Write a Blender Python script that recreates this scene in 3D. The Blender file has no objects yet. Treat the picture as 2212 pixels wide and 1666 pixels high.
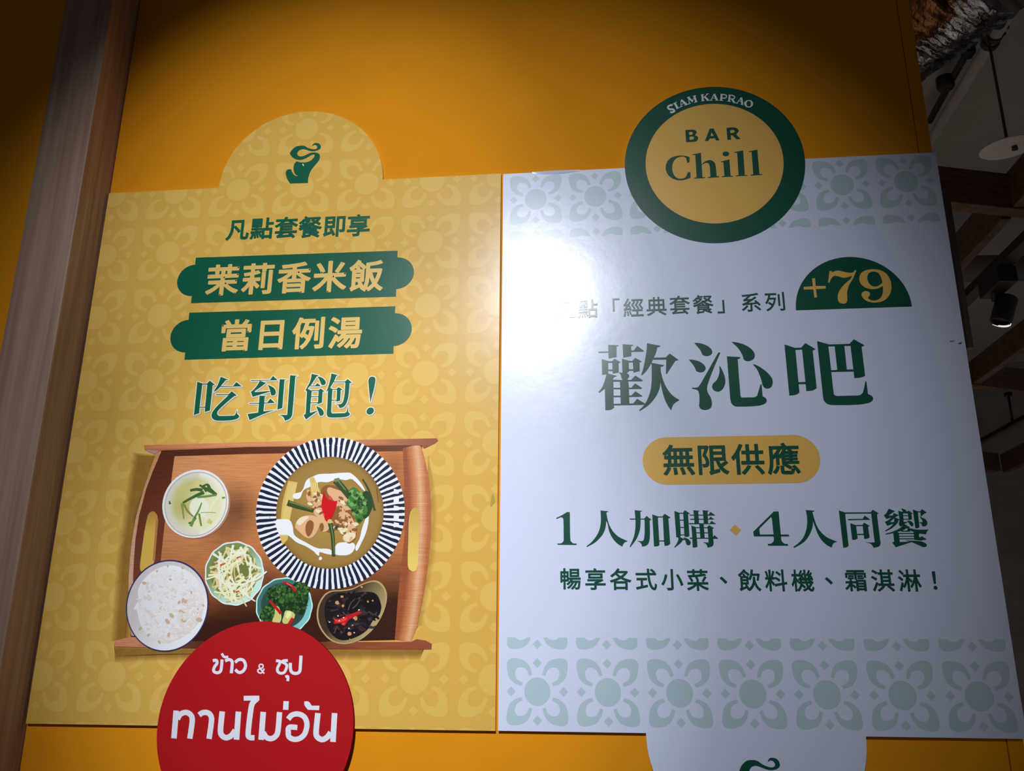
import bpy, bmesh, math, random
import numpy as np
from mathutils import Vector, Matrix, geometry
C = bpy.context.scene.collection
SC = bpy.context.scene

# ------------------------------------------------------------------ camera, light, exposure
D, CZ = 1.7, 1.45                      # distance of the camera from the posters (m), eye height (m)
PITCH, YAW, ROLL, F = 0.292955188, -0.106305381, 0.0054488237, 1862.85663
def basis():
    cp, sp, cy, sy, cr, sr = (math.cos(PITCH), math.sin(PITCH), math.cos(YAW), math.sin(YAW), math.cos(ROLL), math.sin(ROLL))
    f = Vector((sy * cp, cy * cp, sp)); r = Vector((cy, -sy, 0)); u = r.cross(f)
    return cr * r + sr * u, -sr * r + cr * u, f
RT, UP, FW = basis()
cam = bpy.data.objects.new('camera', bpy.data.cameras.new('camera')); C.objects.link(cam)
cam.data.sensor_width = 36; cam.data.sensor_fit = 'HORIZONTAL'; cam.data.lens = F * 36 / 2212
cam.data.clip_start = 0.02; cam.data.clip_end = 60
M = Matrix((RT, UP, -FW)).transposed().to_4x4(); M.translation = (0, -D, CZ)
cam.matrix_world = M
SC.camera = cam
w = bpy.data.worlds.new('room_air'); SC.world = w; w.use_nodes = True
w.node_tree.nodes['Background'].inputs[0].default_value = (0.85, 0.92, 1.0, 1)
w.node_tree.nodes['Background'].inputs[1].default_value = 0.06
def spot(name, loc, target, power, half, blend, radius, col):
    l = bpy.data.lights.new(name, 'SPOT'); l.energy = power; l.spot_size = 2 * half; l.spot_blend = blend
    l.shadow_soft_size = radius; l.color = col
    o = bpy.data.objects.new(name, l); C.objects.link(o); o.location = loc
    o.rotation_euler = (Vector(target) - Vector(loc)).to_track_quat('-Z', 'Y').to_euler()
    return o
# the ceiling spot that lights the two posters: hot centre and the wider spill of its reflector
LAMP = (-0.2300 * D, -2.4 * D, 1.4380 * D + CZ)
LCOL = (0.93, 0.97, 1.06)
spot('poster_spot', LAMP, (-.273 * D, 0, .06 * D + CZ), 540, .153, .973, .03, LCOL)
spot('poster_spot_spill', LAMP, (-.205 * D, 0, .255 * D + CZ), 440, .283, 1.0, .03, LCOL)
spot('poster_spot_upper', LAMP, (-0.388 * D, 0, 0.593 * D + CZ), 230, .150, 1.0, .03, LCOL)
spot('room_fill_spot', (3.7, 5.0, CZ + 2.6), (3.4, 5.2, 0), 420, .75, .7, 0, (1, .95, .9))      # added unseen fill, brightens the dark room beyond by bounce
SC.view_settings.view_transform = 'Standard'; SC.view_settings.look = 'None'
SC.view_settings.exposure = 0.0; SC.view_settings.gamma = 1.0; SC.view_settings.use_curve_mapping = False

# ------------------------------------------------------------------ helpers
def ray(px, py): return (px - 1106) / F * RT - (py - 833) / F * UP + FW
def at(px, py, Y=0.0):                 # photograph point -> (x, z) on the vertical plane y = Y
    d = ray(px, py); t = (Y + D) / d.y
    return (d.x * t, d.z * t + CZ)
def atz(px, py, z):                    # photograph point -> point at height z above the eye
    d = ray(px, py); t = z / d.z
    return Vector((d.x * t, d.y * t - D, z + CZ))
def lin(c): return tuple(((v / 255) / 12.92 if v / 255 <= .04045 else ((v / 255 + .055) / 1.055) ** 2.4) for v in c)
def alb(r, g, b, e=.76): return tuple(min(.90, v / e) for v in lin((r, g, b)))

def tag(o, label=None, cat=None, group=None, kind=None):
    if label: o['label'] = label
    if cat: o['category'] = cat
    if group: o['group'] = group
    if kind: o['kind'] = kind
    return o
def empty(name, loc, label, cat, group=None):
    o = bpy.data.objects.new(name, None); C.objects.link(o); o.location = loc; o.empty_display_size = .05
    return tag(o, label, cat, group)
def link(name, me, parent=None):
    o = bpy.data.objects.new(name, me); C.objects.link(o)
    if parent is not None:
        o.parent = parent
        b = Vector((0, 0, 0)); p = parent
        while p is not None: b += p.location; p = p.parent
        o.location = -b                # parents are never rotated: keeps world coordinates in the mesh
    return o

MATS = {}
def mat(name, col, rough=.5, metal=0., spec=.5, noise=0., scale=30., stretch=(1, 1, 1), col2=None, bump=0., bscale=60., emit=None, vcol=False, alpha=False):
    if name in MATS: return MATS[name]
    m = bpy.data.materials.new(name); m.use_nodes = True; nt = m.node_tree; N = nt.nodes; L = nt.links
    b = N['Principled BSDF']; b.inputs['Roughness'].default_value = rough; b.inputs['Metallic'].default_value = metal
    b.inputs['Specular IOR Level'].default_value = spec
    b.inputs['Base Color'].default_value = (*col, 1)
    if noise or col2 or bump:
        tc = N.new('ShaderNodeTexCoord'); mp = N.new('ShaderNodeMapping'); mp.inputs['Scale'].default_value = stretch
        L.new(tc.outputs['Object'], mp.inputs['Vector'])
    if noise or col2:
        nz = N.new('ShaderNodeTexNoise'); nz.inputs['Scale'].default_value = scale; nz.inputs['Detail'].default_value = 6
        L.new(mp.outputs[0], nz.inputs['Vector'])
        rp = N.new('ShaderNodeValToRGB'); rp.color_ramp.elements[0].position = .33; rp.color_ramp.elements[1].position = .68
        c2 = col2 or tuple(v * (1 - noise) for v in col)
        rp.color_ramp.elements[0].color = (*c2, 1); rp.color_ramp.elements[1].color = (*col, 1)
        L.new(nz.outputs['Fac'], rp.inputs[0]); L.new(rp.outputs[0], b.inputs['Base Color'])
    if vcol:
        a = N.new('ShaderNodeVertexColor'); a.layer_name = 'Col'
        if noise or col2:
            mx = N.new('ShaderNodeMix'); mx.data_type = 'RGBA'; mx.blend_type = 'MULTIPLY'; mx.inputs[0].default_value = 1
            L.new(rp.outputs[0], mx.inputs[6]); L.new(a.outputs['Color'], mx.inputs[7]); L.new(mx.outputs[2], b.inputs['Base Color'])
        elif not alpha: L.new(a.outputs['Color'], b.inputs['Base Color'])
        if alpha: L.new(a.outputs['Alpha'], b.inputs['Alpha'])
    if bump:
        n2 = N.new('ShaderNodeTexNoise'); n2.inputs['Scale'].default_value = bscale; n2.inputs['Detail'].default_value = 4
        bp = N.new('ShaderNodeBump'); bp.inputs['Strength'].default_value = bump; bp.inputs['Distance'].default_value = .01
        L.new(mp.outputs[0], n2.inputs['Vector']); L.new(n2.outputs['Fac'], bp.inputs['Height']); L.new(bp.outputs[0], b.inputs['Normal'])
    if emit:
        b.inputs['Emission Color'].default_value = (*emit[0], 1); b.inputs['Emission Strength'].default_value = emit[1]
    MATS[name] = m
    return m
PR, PS = .235, .45                      # satin laminate over every print
def pm(name, col, spec=None, **k): return mat(name, col, rough=PR, spec=PS if spec is None else spec, **k)

def smooth(s, seg=7):
    """'x,y x,y~ ...' -> points; a ~ marks a point the outline bends smoothly through."""
    if not isinstance(s, str): return [tuple(p) for p in s]
    P = []
    for tk in s.split():
        sm = tk.endswith('~'); x, y = tk.rstrip('~').split(',')
        P.append((float(x), float(y), sm))
    n = len(P); out = []
    for i in range(n):
        a, b = P[i], P[(i + 1) % n]
        if not a[2] and not b[2]: out.append(a[:2]); continue
        p, q = P[i - 1], P[(i + 2) % n]
        ch = math.hypot(b[0] - a[0], b[1] - a[1])
        def tan(pp, cc, nn, smf):
            if smf:
                vx, vy = nn[0] - pp[0], nn[1] - pp[1]; l = math.hypot(vx, vy) or 1
                return vx / l * ch, vy / l * ch
            return b[0] - a[0], b[1] - a[1]
        ta = tan(p, a, b, a[2]); tb = tan(a, b, q, b[2])
        for k in range(seg):
            t = k / seg; h1 = 2*t**3 - 3*t*t + 1; h2 = t**3 - 2*t*t + t; h3 = -2*t**3 + 3*t*t; h4 = t**3 - t*t
            out.append((h1*a[0] + h2*ta[0] + h3*b[0] + h4*tb[0], h1*a[1] + h2*ta[1] + h3*b[1] + h4*tb[1]))
    return out

class Flat:
    """Printed shapes on one vertical plane, collected into one mesh."""
    STEP = 1e-4
    def __init__(s, Y=0.0, layer=1): s.Y = Y; s.base = layer; s.v = []; s.f = []; s.mi = []; s.col = []; s.mats = []; s.k = 0; s.org = (0, 0, 1)
    def m(s, mt):
        if mt not in s.mats: s.mats.append(mt)
        return s.mats.index(mt)
    def depth(s, layer):
        s.k += 1
        return s.Y - (s.base + (layer or 0)) * s.STEP - (s.k % 225) * 4.0e-7
    def tri(s, tris, mt, layer=None, inc=0.):
        y = s.depth(layer); mi = s.m(mt)
        for j, t in enumerate(tris):
            a, b, c = t; y -= inc * (j % 2)
            if (b[0]-a[0])*(c[1]-a[1]) - (b[1]-a[1])*(c[0]-a[0]) < 0: t = (a, c, b)
            i = len(s.v)
            for p in t: s.v.append((p[0], y, p[1])); s.col.append(p[2] if len(p) > 2 else (1, 1, 1, 1))
            s.f.append((i, i+1, i+2)); s.mi.append(mi)
    def xz(s, loops, mt, layer=None):
        flat = [p for l in loops for p in l]
        idx = geometry.tessellate_polygon([[Vector((p[0], p[1], 0)) for p in l] for l in loops])
        s.tri([tuple(flat[i] for i in t) for t in idx], mt, layer)
    def P(s, pts):
        x0, y0, sc = s.org
        return [at(x0 + x / sc, y0 + y / sc, s.Y) for x, y in pts]
    def px(s, mt, *loops, layer=None):   # outline and holes, in the current tracing frame
        s.xz([s.P(smooth(l)) for l in loops], mt, layer)
    def many(s, mt, txt, layer=None):
        for l in txt.split('|'):
            if l.strip():
                parts = l.split('/'); s.px(mt, *parts, layer=layer)
    def ell(s, mt, cx, cy, rx, ry, rot=0., layer=None, n=48, wob=0., wn=12, skew=0.):
        c, q = math.cos(rot), math.sin(rot); pts = []
        for i in range(n):
            a = 2*math.pi*i/n; k = 1 + wob*math.cos(wn*a); x = rx*k*math.cos(a); y = ry*k*math.sin(a); x += skew*y
            pts.append((cx + c*x - q*y, cy + q*x + c*y))
        s.xz([s.P(pts)], mt, layer)
    def stroke(s, mt, pts, w0, w1=None, layer=None, curve=True):
        if isinstance(pts, str): pts = [tuple(map(float, t.split(','))) for t in pts.split()]
        w1 = w0 if w1 is None else w1
        if curve and len(pts) > 2:
            o = []
            for i in range(len(pts)-1):
                p0 = pts[max(i-1, 0)]; p1 = pts[i]; p2 = pts[i+1]; p3 = pts[min(i+2, len(pts)-1)]
                for k in range(6):
                    t = k/6
                    o.append(tuple(.5*((2*p1[j]) + (-p0[j]+p2[j])*t + (2*p0[j]-5*p1[j]+4*p2[j]-p3[j])*t*t + (-p0[j]+3*p1[j]-3*p2[j]+p3[j])*t**3) for j in (0, 1)))
            pts = o + [pts[-1]]
        n = len(pts); L = []; R = []
        for i, p in enumerate(pts):
            a = pts[max(i-1, 0)]; b = pts[min(i+1, n-1)]; dx, dy = b[0]-a[0], b[1]-a[1]; l = math.hypot(dx, dy) or 1
            w_ = (w0 + (w1-w0)*i/max(1, n-1))/2; nx, ny = -dy/l*w_, dx/l*w_
            L.append((p[0]+nx, p[1]+ny)); R.append((p[0]-nx, p[1]-ny))
        L = s.P(L); R = s.P(R); T = []
        for i in range(n-1): T += [(L[i], L[i+1], R[i+1]), (L[i], R[i+1], R[i])]
        s.tri(T, mt, layer, 6e-7)
    def build(s, name, parent=None):
        me = bpy.data.meshes.new(name); me.from_pydata(s.v, [], s.f)
        for m_ in s.mats: me.materials.append(m_)
        me.polygons.foreach_set('material_index', s.mi)
        ca = me.color_attributes.new('Col', 'FLOAT_COLOR', 'POINT')
        ca.data.foreach_set('color', [c for q in s.col for c in q])
        me.update()
        return link(name, me, parent)

class Solid:
    def __init__(s): s.bm = bmesh.new(); s.mats = []
    def m(s, mt):
        if mt not in s.mats: s.mats.append(mt)
        return s.mats.index(mt)
    def quad_prism(s, pts, y0, y1, mt, mt_side=None):
        """outline (x,z) counter-clockwise seen from the room, front at y0, back at y1"""
        a = sum(p[0]*q[1]-q[0]*p[1] for p, q in zip(pts, pts[1:]+pts[:1]))
        if a < 0: pts = pts[::-1]
        F_ = [s.bm.verts.new((p[0], y0, p[1])) for p in pts]; B = [s.bm.verts.new((p[0], y1, p[1])) for p in pts]
        mi = s.m(mt); ms = s.m(mt_side or mt)
        for t in geometry.tessellate_polygon([[Vector((p[0], p[1], 0)) for p in pts]]):
            p = [pts[i] for i in t]
            if (p[1][0]-p[0][0])*(p[2][1]-p[0][1])-(p[1][1]-p[0][1])*(p[2][0]-p[0][0]) < 0: t = (t[0], t[2], t[1])
            s.bm.faces.new([F_[i] for i in t]).material_index = mi
            s.bm.faces.new([B[i] for i in reversed(t)]).material_index = ms
        n = len(pts)
        for i in range(n):
            j = (i+1) % n
            s.bm.faces.new((F_[j], F_[i], B[i], B[j])).material_index = ms
    def box(s, x0, x1, y0, y1, z0, z1, mt, bevel=0.):
        r = bmesh.ops.create_cube(s.bm, size=1)
        for v in r['verts']: v.co = Vector(((x0+x1)/2 + v.co.x*(x1-x0), (y0+y1)/2 + v.co.y*(y1-y0), (z0+z1)/2 + v.co.z*(z1-z0)))
        fs = {f for v in r['verts'] for f in v.link_faces}; mi = s.m(mt)
        for f in fs: f.material_index = mi
        if bevel:
            es = {e for v in r['verts'] for e in v.link_edges}
            q = bmesh.ops.bevel(s.bm, geom=list(es), offset=bevel, segments=2, affect='EDGES', profile=.5)
            for f in q['faces']: f.material_index = mi
    def obox(s, a, b, thick, h, mt, bevel=0.003):
        """beam: front bottom edge from a to b, thickness behind it, height above it"""
        a = Vector(a); b = Vector(b); u = (b-a).normalized(); n = Vector((-u.y, u.x, 0)); z = Vector((0, 0, 1))
        r = bmesh.ops.create_cube(s.bm, size=1); mi = s.m(mt); ln = (b-a).length
        for v in r['verts']: v.co = a + u*((v.co.x+.5)*ln) + n*((v.co.y+.5)*thick) + z*((v.co.z+.5)*h)
        fs = {f for v in r['verts'] for f in v.link_faces}
        for f in fs: f.material_index = mi
        es = {e for v in r['verts'] for e in v.link_edges}
        q = bmesh.ops.bevel(s.bm, geom=list(es), offset=bevel, segments=2, affect='EDGES', profile=.5)
        for f in q['faces']: f.material_index = mi
    def tube(s, pts, r, mt, n=20, caps=True, radii=None, wob=0., seed=1):
        rnd = random.Random(seed); pts = [Vector(p) for p in pts]; rings = []; mi = s.m(mt)
        for i, p in enumerate(pts):
            t = (pts[min(i+1, len(pts)-1)] - pts[max(i-1, 0)]).normalized()
            a = Vector((0, 0, 1)) if abs(t.z) < .9 else Vector((1, 0, 0))
            u = t.cross(a).normalized(); v = u.cross(t); rr = radii[i] if radii else r
            rings.append([s.bm.verts.new(p + (u*math.cos(2*math.pi*k/n) + v*math.sin(2*math.pi*k/n))*rr*(1 + wob*rnd.uniform(-1, 1))) for k in range(n)])
        for A, B in zip(rings, rings[1:]):
            for k in range(n):
                f = s.bm.faces.new((A[k], A[(k+1) % n], B[(k+1) % n], B[k])); f.material_index = mi; f.smooth = True
        if caps:
            s.bm.faces.new(rings[0]).material_index = mi; s.bm.faces.new(rings[-1][::-1]).material_index = mi
        return rings
    def lathe(s, prof, origin, axis, mt, n=32, caps=True):
        axis = Vector(axis).normalized(); o = Vector(origin); mi = s.m(mt)
        a = Vector((0, 0, 1)) if abs(axis.z) < .9 else Vector((1, 0, 0)); u = axis.cross(a).normalized(); v = u.cross(axis)
        rings = [[s.bm.verts.new(o + axis*h + (u*math.cos(2*math.pi*k/n) + v*math.sin(2*math.pi*k/n))*max(r, 1e-4)) for k in range(n)] for r, h in prof]
        for A, B in zip(rings, rings[1:]):
            for k in range(n):
                f = s.bm.faces.new((A[k], A[(k+1) % n], B[(k+1) % n], B[k])); f.material_index = mi; f.smooth = False
    def build(s, name, parent=None, kind=None):
        bmesh.ops.recalc_face_normals(s.bm, faces=s.bm.faces)
        me = bpy.data.meshes.new(name); s.bm.to_mesh(me); s.bm.free()
        for m_ in s.mats: me.materials.append(m_)
        o = link(name, me, parent)
        if kind: o['kind'] = kind
        return o

def circle_fit(px, Y=0.0):
    p = np.array([at(*q, Y) for q in px]); A = np.c_[2*p, np.ones(len(p))]
    s = np.linalg.lstsq(A, (p**2).sum(1), rcond=None)[0]
    return s[0], s[1], math.sqrt(s[2] + s[0]**2 + s[1]**2)
def arc(c, a0, a1, n=40): return [(c[0] + c[2]*math.cos(a0 + (a1-a0)*i/n), c[1] + c[2]*math.sin(a0 + (a1-a0)*i/n)) for i in range(n+1)]
def clip(tris, poly):
    """triangles cut to a convex counter-clockwise outline"""
    out = []
    for t in tris:
        p = list(t)
        for a, b in zip(poly, poly[1:]+poly[:1]):
            q = []; sd = lambda r: (b[0]-a[0])*(r[1]-a[1]) - (b[1]-a[1])*(r[0]-a[0])
            for i in range(len(p)):
                u, v = p[i], p[(i+1) % len(p)]; su, sv = sd(u), sd(v)
                if su >= 0: q.append(u)
                if (su > 0 > sv) or (su < 0 < sv):
                    k = su/(su-sv); q.append((u[0]+(v[0]-u[0])*k, u[1]+(v[1]-u[1])*k))
            p = q
            if len(p) < 3: break
        for i in range(1, len(p)-1): out.append((p[0], p[i], p[i+1]))
    return out

# ------------------------------------------------------------------ materials
ORANGE = mat('orange_wall_paint', (.80, .297, .008), rough=.7, spec=.06, noise=.05, scale=9, bump=.02, bscale=350)
WHITEB = pm('white_laminate', (.71, .76, .92), bump=.035, bscale=14)
YELLB = pm('mustard_laminate', (.745, .445, .085), spec=.24, bump=.02, bscale=14)
YPAT = pm('pale_mustard_print', (.80, .51, .115), spec=.24)
SAGE = pm('sage_print', (.49, .625, .66)); GREEN = pm('green_print', (.005, .115, .058)); GREENW = pm('deep_green_print', (.004, .078, .045)); GOLD = pm('gold_print', (.80, .47, .105))
EDGE = mat('foam_board_edge', (.75, .72, .66), rough=.7)
RED = mat('red_laminate', (.455, .009, .012), rough=.34, spec=.2)
TXTW = mat('white_print', (.80, .80, .86), rough=.34, spec=.2); CREAM = pm('cream_print', (.86, .82, .66)); GREY = pm('grey_print', (.42, .42, .36))
WOOD = mat('post_wood', (.46, .305, .225), rough=.55, spec=.3, col2=(.30, .185, .13), scale=4.2, stretch=(13, 13, .5), bump=.15, bscale=9)
BEAM = mat('beam_wood', (.165, .098, .072), rough=.6, spec=.3, col2=(.085, .048, .034), scale=6, stretch=(3, 3, 18))
CEIL = mat('ceiling_paint', (.34, .325, .32), rough=.9, spec=.1, noise=.12, scale=2)
FARW = mat('far_wall_paint', (.26, .24, .245), rough=.9, spec=.1, noise=.2, scale=5)
FLOORM = mat('floor_tile', (.30, .26, .22), rough=.6, noise=.15, scale=3)
BLACK = mat('black_powder_coat', (.012, .012, .013), rough=.5); DARK = mat('dark_bronze', (.04, .035, .03), rough=.6)
PIPE = mat('pipe_paint', (.48, .45, .44), rough=.55, noise=.15, scale=12)
FOIL = mat('foil_wrap', (.42, .42, .46), rough=.22, metal=1., bump=1., bscale=26, noise=.75, scale=16)
REFLECTION = mat('painted_reflection', (.30, .14, .05), rough=.28, metal=.75, bump=1., bscale=20, noise=.7, scale=14, stretch=(2.4, 1, 1))  # orange reflection in the foil, painted as a colour of its own
DISH = mat('white_plastic', (.85, .82, .83), rough=.35)

# ------------------------------------------------------------------ the setting
WY = .009                              # wall face behind the posters
XR = .4236*D                           # right end of the orange wall
XP0, XP1, YP = -1.2615, -1.1412, -.0957   # the wooden post
def W(x, y, z): return Vector((x, y - D, z + CZ))     # measured from the eye -> world
wl = Solid(); wl.box(XP1 + .002, .692, WY, WY+.12, 0, 3.55, ORANGE); wl.build('wall_back', kind='structure')
wl = Solid(); wl.box(.6935, XR, WY - .0015, WY+.12, 0, 3.55, ORANGE, .001); wl.build('trim_1', kind='structure')
wl = Solid(); wl.box(-2.6, XP0 - .002, YP + .006, WY + .12, 0, 3.55, ORANGE); wl.build('wall_left', kind='structure')
zt, zb = at(2041, 436, .12)[1], at(2092, 757, .12)[1]
wl = Solid(); wl.box(.771, .7815, .10, .13, zb, zt, mat('dark_wood_trim', (.055, .035, .028), rough=.6)); wl.build('trim_2', kind='structure')
wl = Solid(); wl.box(-3.5, 7.5, -6.5, 7.6, CZ + 2.85, CZ + 2.95, CEIL); wl.build('ceiling', kind='structure')
wl = Solid(); wl.box(-3.5, 7.5, 7.3, 7.4, 0, CZ + 2.85, FARW); wl.build('wall_far', kind='structure')
wl = Solid(); wl.box(-3.5, 7.5, -6.5, 7.4, -.1, 0, FLOORM); wl.build('floor', kind='structure')

po = Solid(); po.box(XP0, XP1, YP, WY + .11, 0, 3.55, WOOD, .0025)
tag(po.build('wooden_post'), 'square brown timber post with vertical grain left of the yellow poster', 'post', kind='thing')

# ------------------------------------------------------------------ yellow poster
yx0, yx1 = -.6683*D, -.1229*D; yz0, yz1 = -.0891*D + CZ, .5956*D + CZ
dome = circle_fit([(474.5, 404.4), (829.8, 388.7), (673, 237.5), (545, 285), (778, 285)])
a = math.asin((yz1 - dome[1]) / dome[2])
cap = arc(dome, a, math.pi - a, 48)
yout = [(yx0, yz0), (yx1, yz0), (yx1, yz1)] + cap + [(yx0, yz1)]
yel = empty('poster_board', (yx0, WY, yz0), 'mustard yellow poster board with food tray photo, domed top and elephant emblem', 'poster')
s = Solid(); s.quad_prism(yout, 0, WY - .001, YELLB, EDGE); s.build('panel', yel)

def cell(kx, kz, cx, cz):
    T = []; n = 28; r = .186
    ring = [(r*math.cos(2*math.pi*i/n), r*math.sin(2*math.pi*i/n)) for i in range(n)]
    for i in range(1, n-1): T.append((ring[0], ring[i], ring[i+1]))
    q = .066
    for x, y in ((.375, 0), (-.375, 0), (0, .375), (0, -.375)):
        d = [(x+q, y), (x, y+q), (x-q, y), (x, y-q)]; T += [(d[0], d[1], d[2]), (d[0], d[2], d[3])]
    pet = smooth('.072,.222 .106,.321~ .175,.400~ .285,.436~ .385,.434~ .434,.388~ .434,.285~ .402,.178~ .325,.106~ .226,.072 .207,.115 .288,.158~ .318,.235~ .297,.297~ .240,.318~ .160,.290~ .116,.205', 4)
    idx = geometry.tessellate_polygon([[Vector((*p, 0)) for p in pet]])
    for sx, sy in ((1, 1), (-1, 1), (1, -1), (-1, -1)):
        for t in idx: T.append(tuple((pet[i][0]*sx, pet[i][1]*sy) for i in t))
    o = []
    for t in T:
        t = [(cx + p[0]*kx, cz + p[1]*kz) for p in t]
        if (t[1][0]-t[0][0])*(t[2][1]-t[0][1])-(t[1][1]-t[0][1])*(t[2][0]-t[0][0]) < 0: t = t[::-1]
        o.append(tuple(t))
    return o
# lattice of the flower pattern, fitted to flower centres in the photograph
obs = [(383.5, 417.5, 0, 1), (512.5, 410, 1, 1), (651.5, 404, 2, 1), (790, 397.5, 3, 1), (932.5, 391, 4, 1), (661.5, 277.5, 2, 0), (361, 547.5, 0, 2), (505, 542, 1, 2),
       (927.5, 525, 4, 2), (342.5, 682, 0, 3), (929, 665, 4, 3), (327.5, 812, 0, 4), (240, 1463.6, 0, 8), (87, 1460, -1, 8), (112, 1289.5, -1, 7)]
pp = np.array([at(o[0], o[1]) for o in obs])
lx = np.polyfit([o[2] for o in obs], pp[:, 0], 1); lz = np.polyfit([o[3] for o in obs], pp[:, 1], 1)
print('LATTICE', lx/D, lz/D, np.round((pp[:, 0]-np.polyval(lx, [o[2] for o in obs]))/D*F, 1), np.round((pp[:, 1]-np.polyval(lz, [o[3] for o in obs]))/D*F, 1))
rect = [(yx0, yz0), (yx1, yz0), (yx1, yz1), (yx0, yz1)]
capb = [p for p in cap]
fp = Flat(0, 1); T = []
for c in range(-4, 9):
    for r in range(-2, 12):
        ct = cell(lx[0], -lz[0], np.polyval(lx, c), np.polyval(lz, r))
        T += clip(ct, rect) + clip(ct, capb)
fp.tri(T, YPAT); fp.build('floral_pattern', yel)

# ------------------------------------------------------------------ white poster
wx0, wx1 = -.1199*D, .4254*D; wz0, wz1 = -.0889*D + CZ, .5946*D + CZ
badge = circle_fit([(1348.9, 359), (1740, 352), (1543, 188.2), (1543, 525.2)])
badge_in = circle_fit([(1394.6, 357), (1692.7, 352), (1543, 224.7), (1543, 483)])
tab = circle_fit([(1395.2, 1585.3), (1400.5, 1625), (1411, 1666), (1871.3, 1600), (1872, 1625), (1868, 1666)])
a = math.asin((wz1 - badge[1]) / badge[2]); tb = math.asin((wz0 - tab[1]) / tab[2])
print('BADGE', badge, 'TAB', tab)
btop = arc(badge, a, math.pi - a, 48); tabarc = arc(tab, math.pi - tb, 2*math.pi + tb, 48)
wout = [(wx0, wz0)] + tabarc + [(wx1, wz0), (wx1, wz1)] + btop + [(wx0, wz1)]
whi = empty('poster_board', (wx0, WY, wz0), 'white poster board with pale sage flower bands and a round green badge on top', 'poster')
s = Solid(); s.quad_prism(wout, 0, WY - .001, WHITEB, EDGE); s.build('panel', whi)
zc_top = at(1101, 517.8)[1]; zc_bot = at(1094, 1377)[1]
for nm, z0, rows, lo, hi in (('floral_border', .5555*D + CZ, 1, zc_top, wz1), ('floral_border', -.0482*D + CZ, -1, wz0, zc_bot)):
    fb = Flat(0, 1); T = []
    band = [(wx0, lo), (wx1, lo), (wx1, hi), (wx0, hi)]
    for i in range(7):
        for r in (0, 1):
            T += clip(cell(.0770*D, .0795*D, (-.0770 + .0770*i)*D, z0 - rows*r*.0795*D), band)
    fb.tri(T, SAGE); fb.build(nm, whi)

# ------------------------------------------------------------------ traced lettering
def glyphs(name, parent, items, mt, Y=0.0, layer=6, outline=0):
    f = Flat(Y, layer)
    if outline:
        for org, txt in items:
            f.org = org; sc = org[2]
            for dx, dy, m_, ly, wd in ((1.6, 1.8, GREY, -3, 2.6), (0, 0, CREAM, -2, 3.6)):
                for l in txt.split('|'):
                    if not l.strip(): continue
                    for lp in l.split('/'):
                        p = [(x + dx*sc, y + dy*sc) for x, y in smooth(lp)]
                        for i in range(len(p)):
                            f.stroke(m_, [p[i], p[(i+1) % len(p)]], wd*sc, layer=ly, curve=False)
                            f.ell(m_, p[i][0], p[i][1], wd*sc/2, wd*sc/2, n=8, layer=ly)
    for org, txt in items:
        f.org = org; f.many(mt, txt)
    return f.build(name, parent)
G_HUAN = ((1280, 728, 9.8), "330,168 552,178 540,192 508,198 508,425 340,455|118,310 332,310 332,332 135,340|634,157 866,172 850,186 816,190 822,405 648,438|815,285 868,292 945,192 1085,295 1070,312 815,318"
 "|192,470 350,517 332,550 330,785 203,803|325,517 425,517 425,548 325,548|405,520 465,465 592,537 552,552 553,752 425,775 416,545|325,690 425,690 425,722 325,722"
 "|622,460 780,512 766,548 770,730 720,768 632,764|760,505 862,512 862,540 760,540|840,510 905,445 1042,523 995,542 998,722 865,758 852,540|764,686 865,686 865,716 764,716"
 "|290,775 330,775 518,830 455,855~ 425,905 440,920 250,1105 145,1182 126,1166 200,1070~ 260,920~ 292,800|255,960 440,905 448,1400 458,1500 390,1540~ 270,1552|555,748 632,762 715,768 770,800~ 772,845~ 725,905 635,915 608,860~ 600,810~"
 "|632,885 735,885 755,930 765,1000 780,1425 597,1425 580,945 635,910|425,905 640,915 640,945 440,948|720,910 815,912 905,820 1065,920 1050,940 750,942"
 "|440,1078 592,1078 592,1108 440,1108|765,1075 820,1075 900,985 1050,1085 1030,1100 765,1105|445,1245 594,1245 594,1275 445,1275|768,1240 825,1240 905,1152 1058,1252 1040,1266 768,1272|450,1418 860,1410 945,1312 1110,1412 1085,1438 455,1450"
 "|1152,135 1440,190 1420,208 1370,218 1345,330~ 1290,450~ 1225,590~ 1140,720~ 1045,815 1030,800 1080,640~ 1120,430~ 1145,260~|1285,440 1545,436 1635,352 1818,488 1750,510 1570,788 1552,778 1560,480 1275,482"
 "|1235,548 1515,600 1490,622 1442,635 1440,900~ 1420,1080~ 1340,1260~ 1190,1440~ 1005,1568 985,1552 1090,1445~ 1180,1280~ 1235,1090~ 1252,850~ 1248,575|1440,640 1450,750~ 1510,960~ 1600,1130~ 1700,1245~ 1842,1340 1760,1385~ 1700,1450~ 1665,1555 1590,1450~ 1520,1300~ 1470,1120~ 1432,930")
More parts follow.
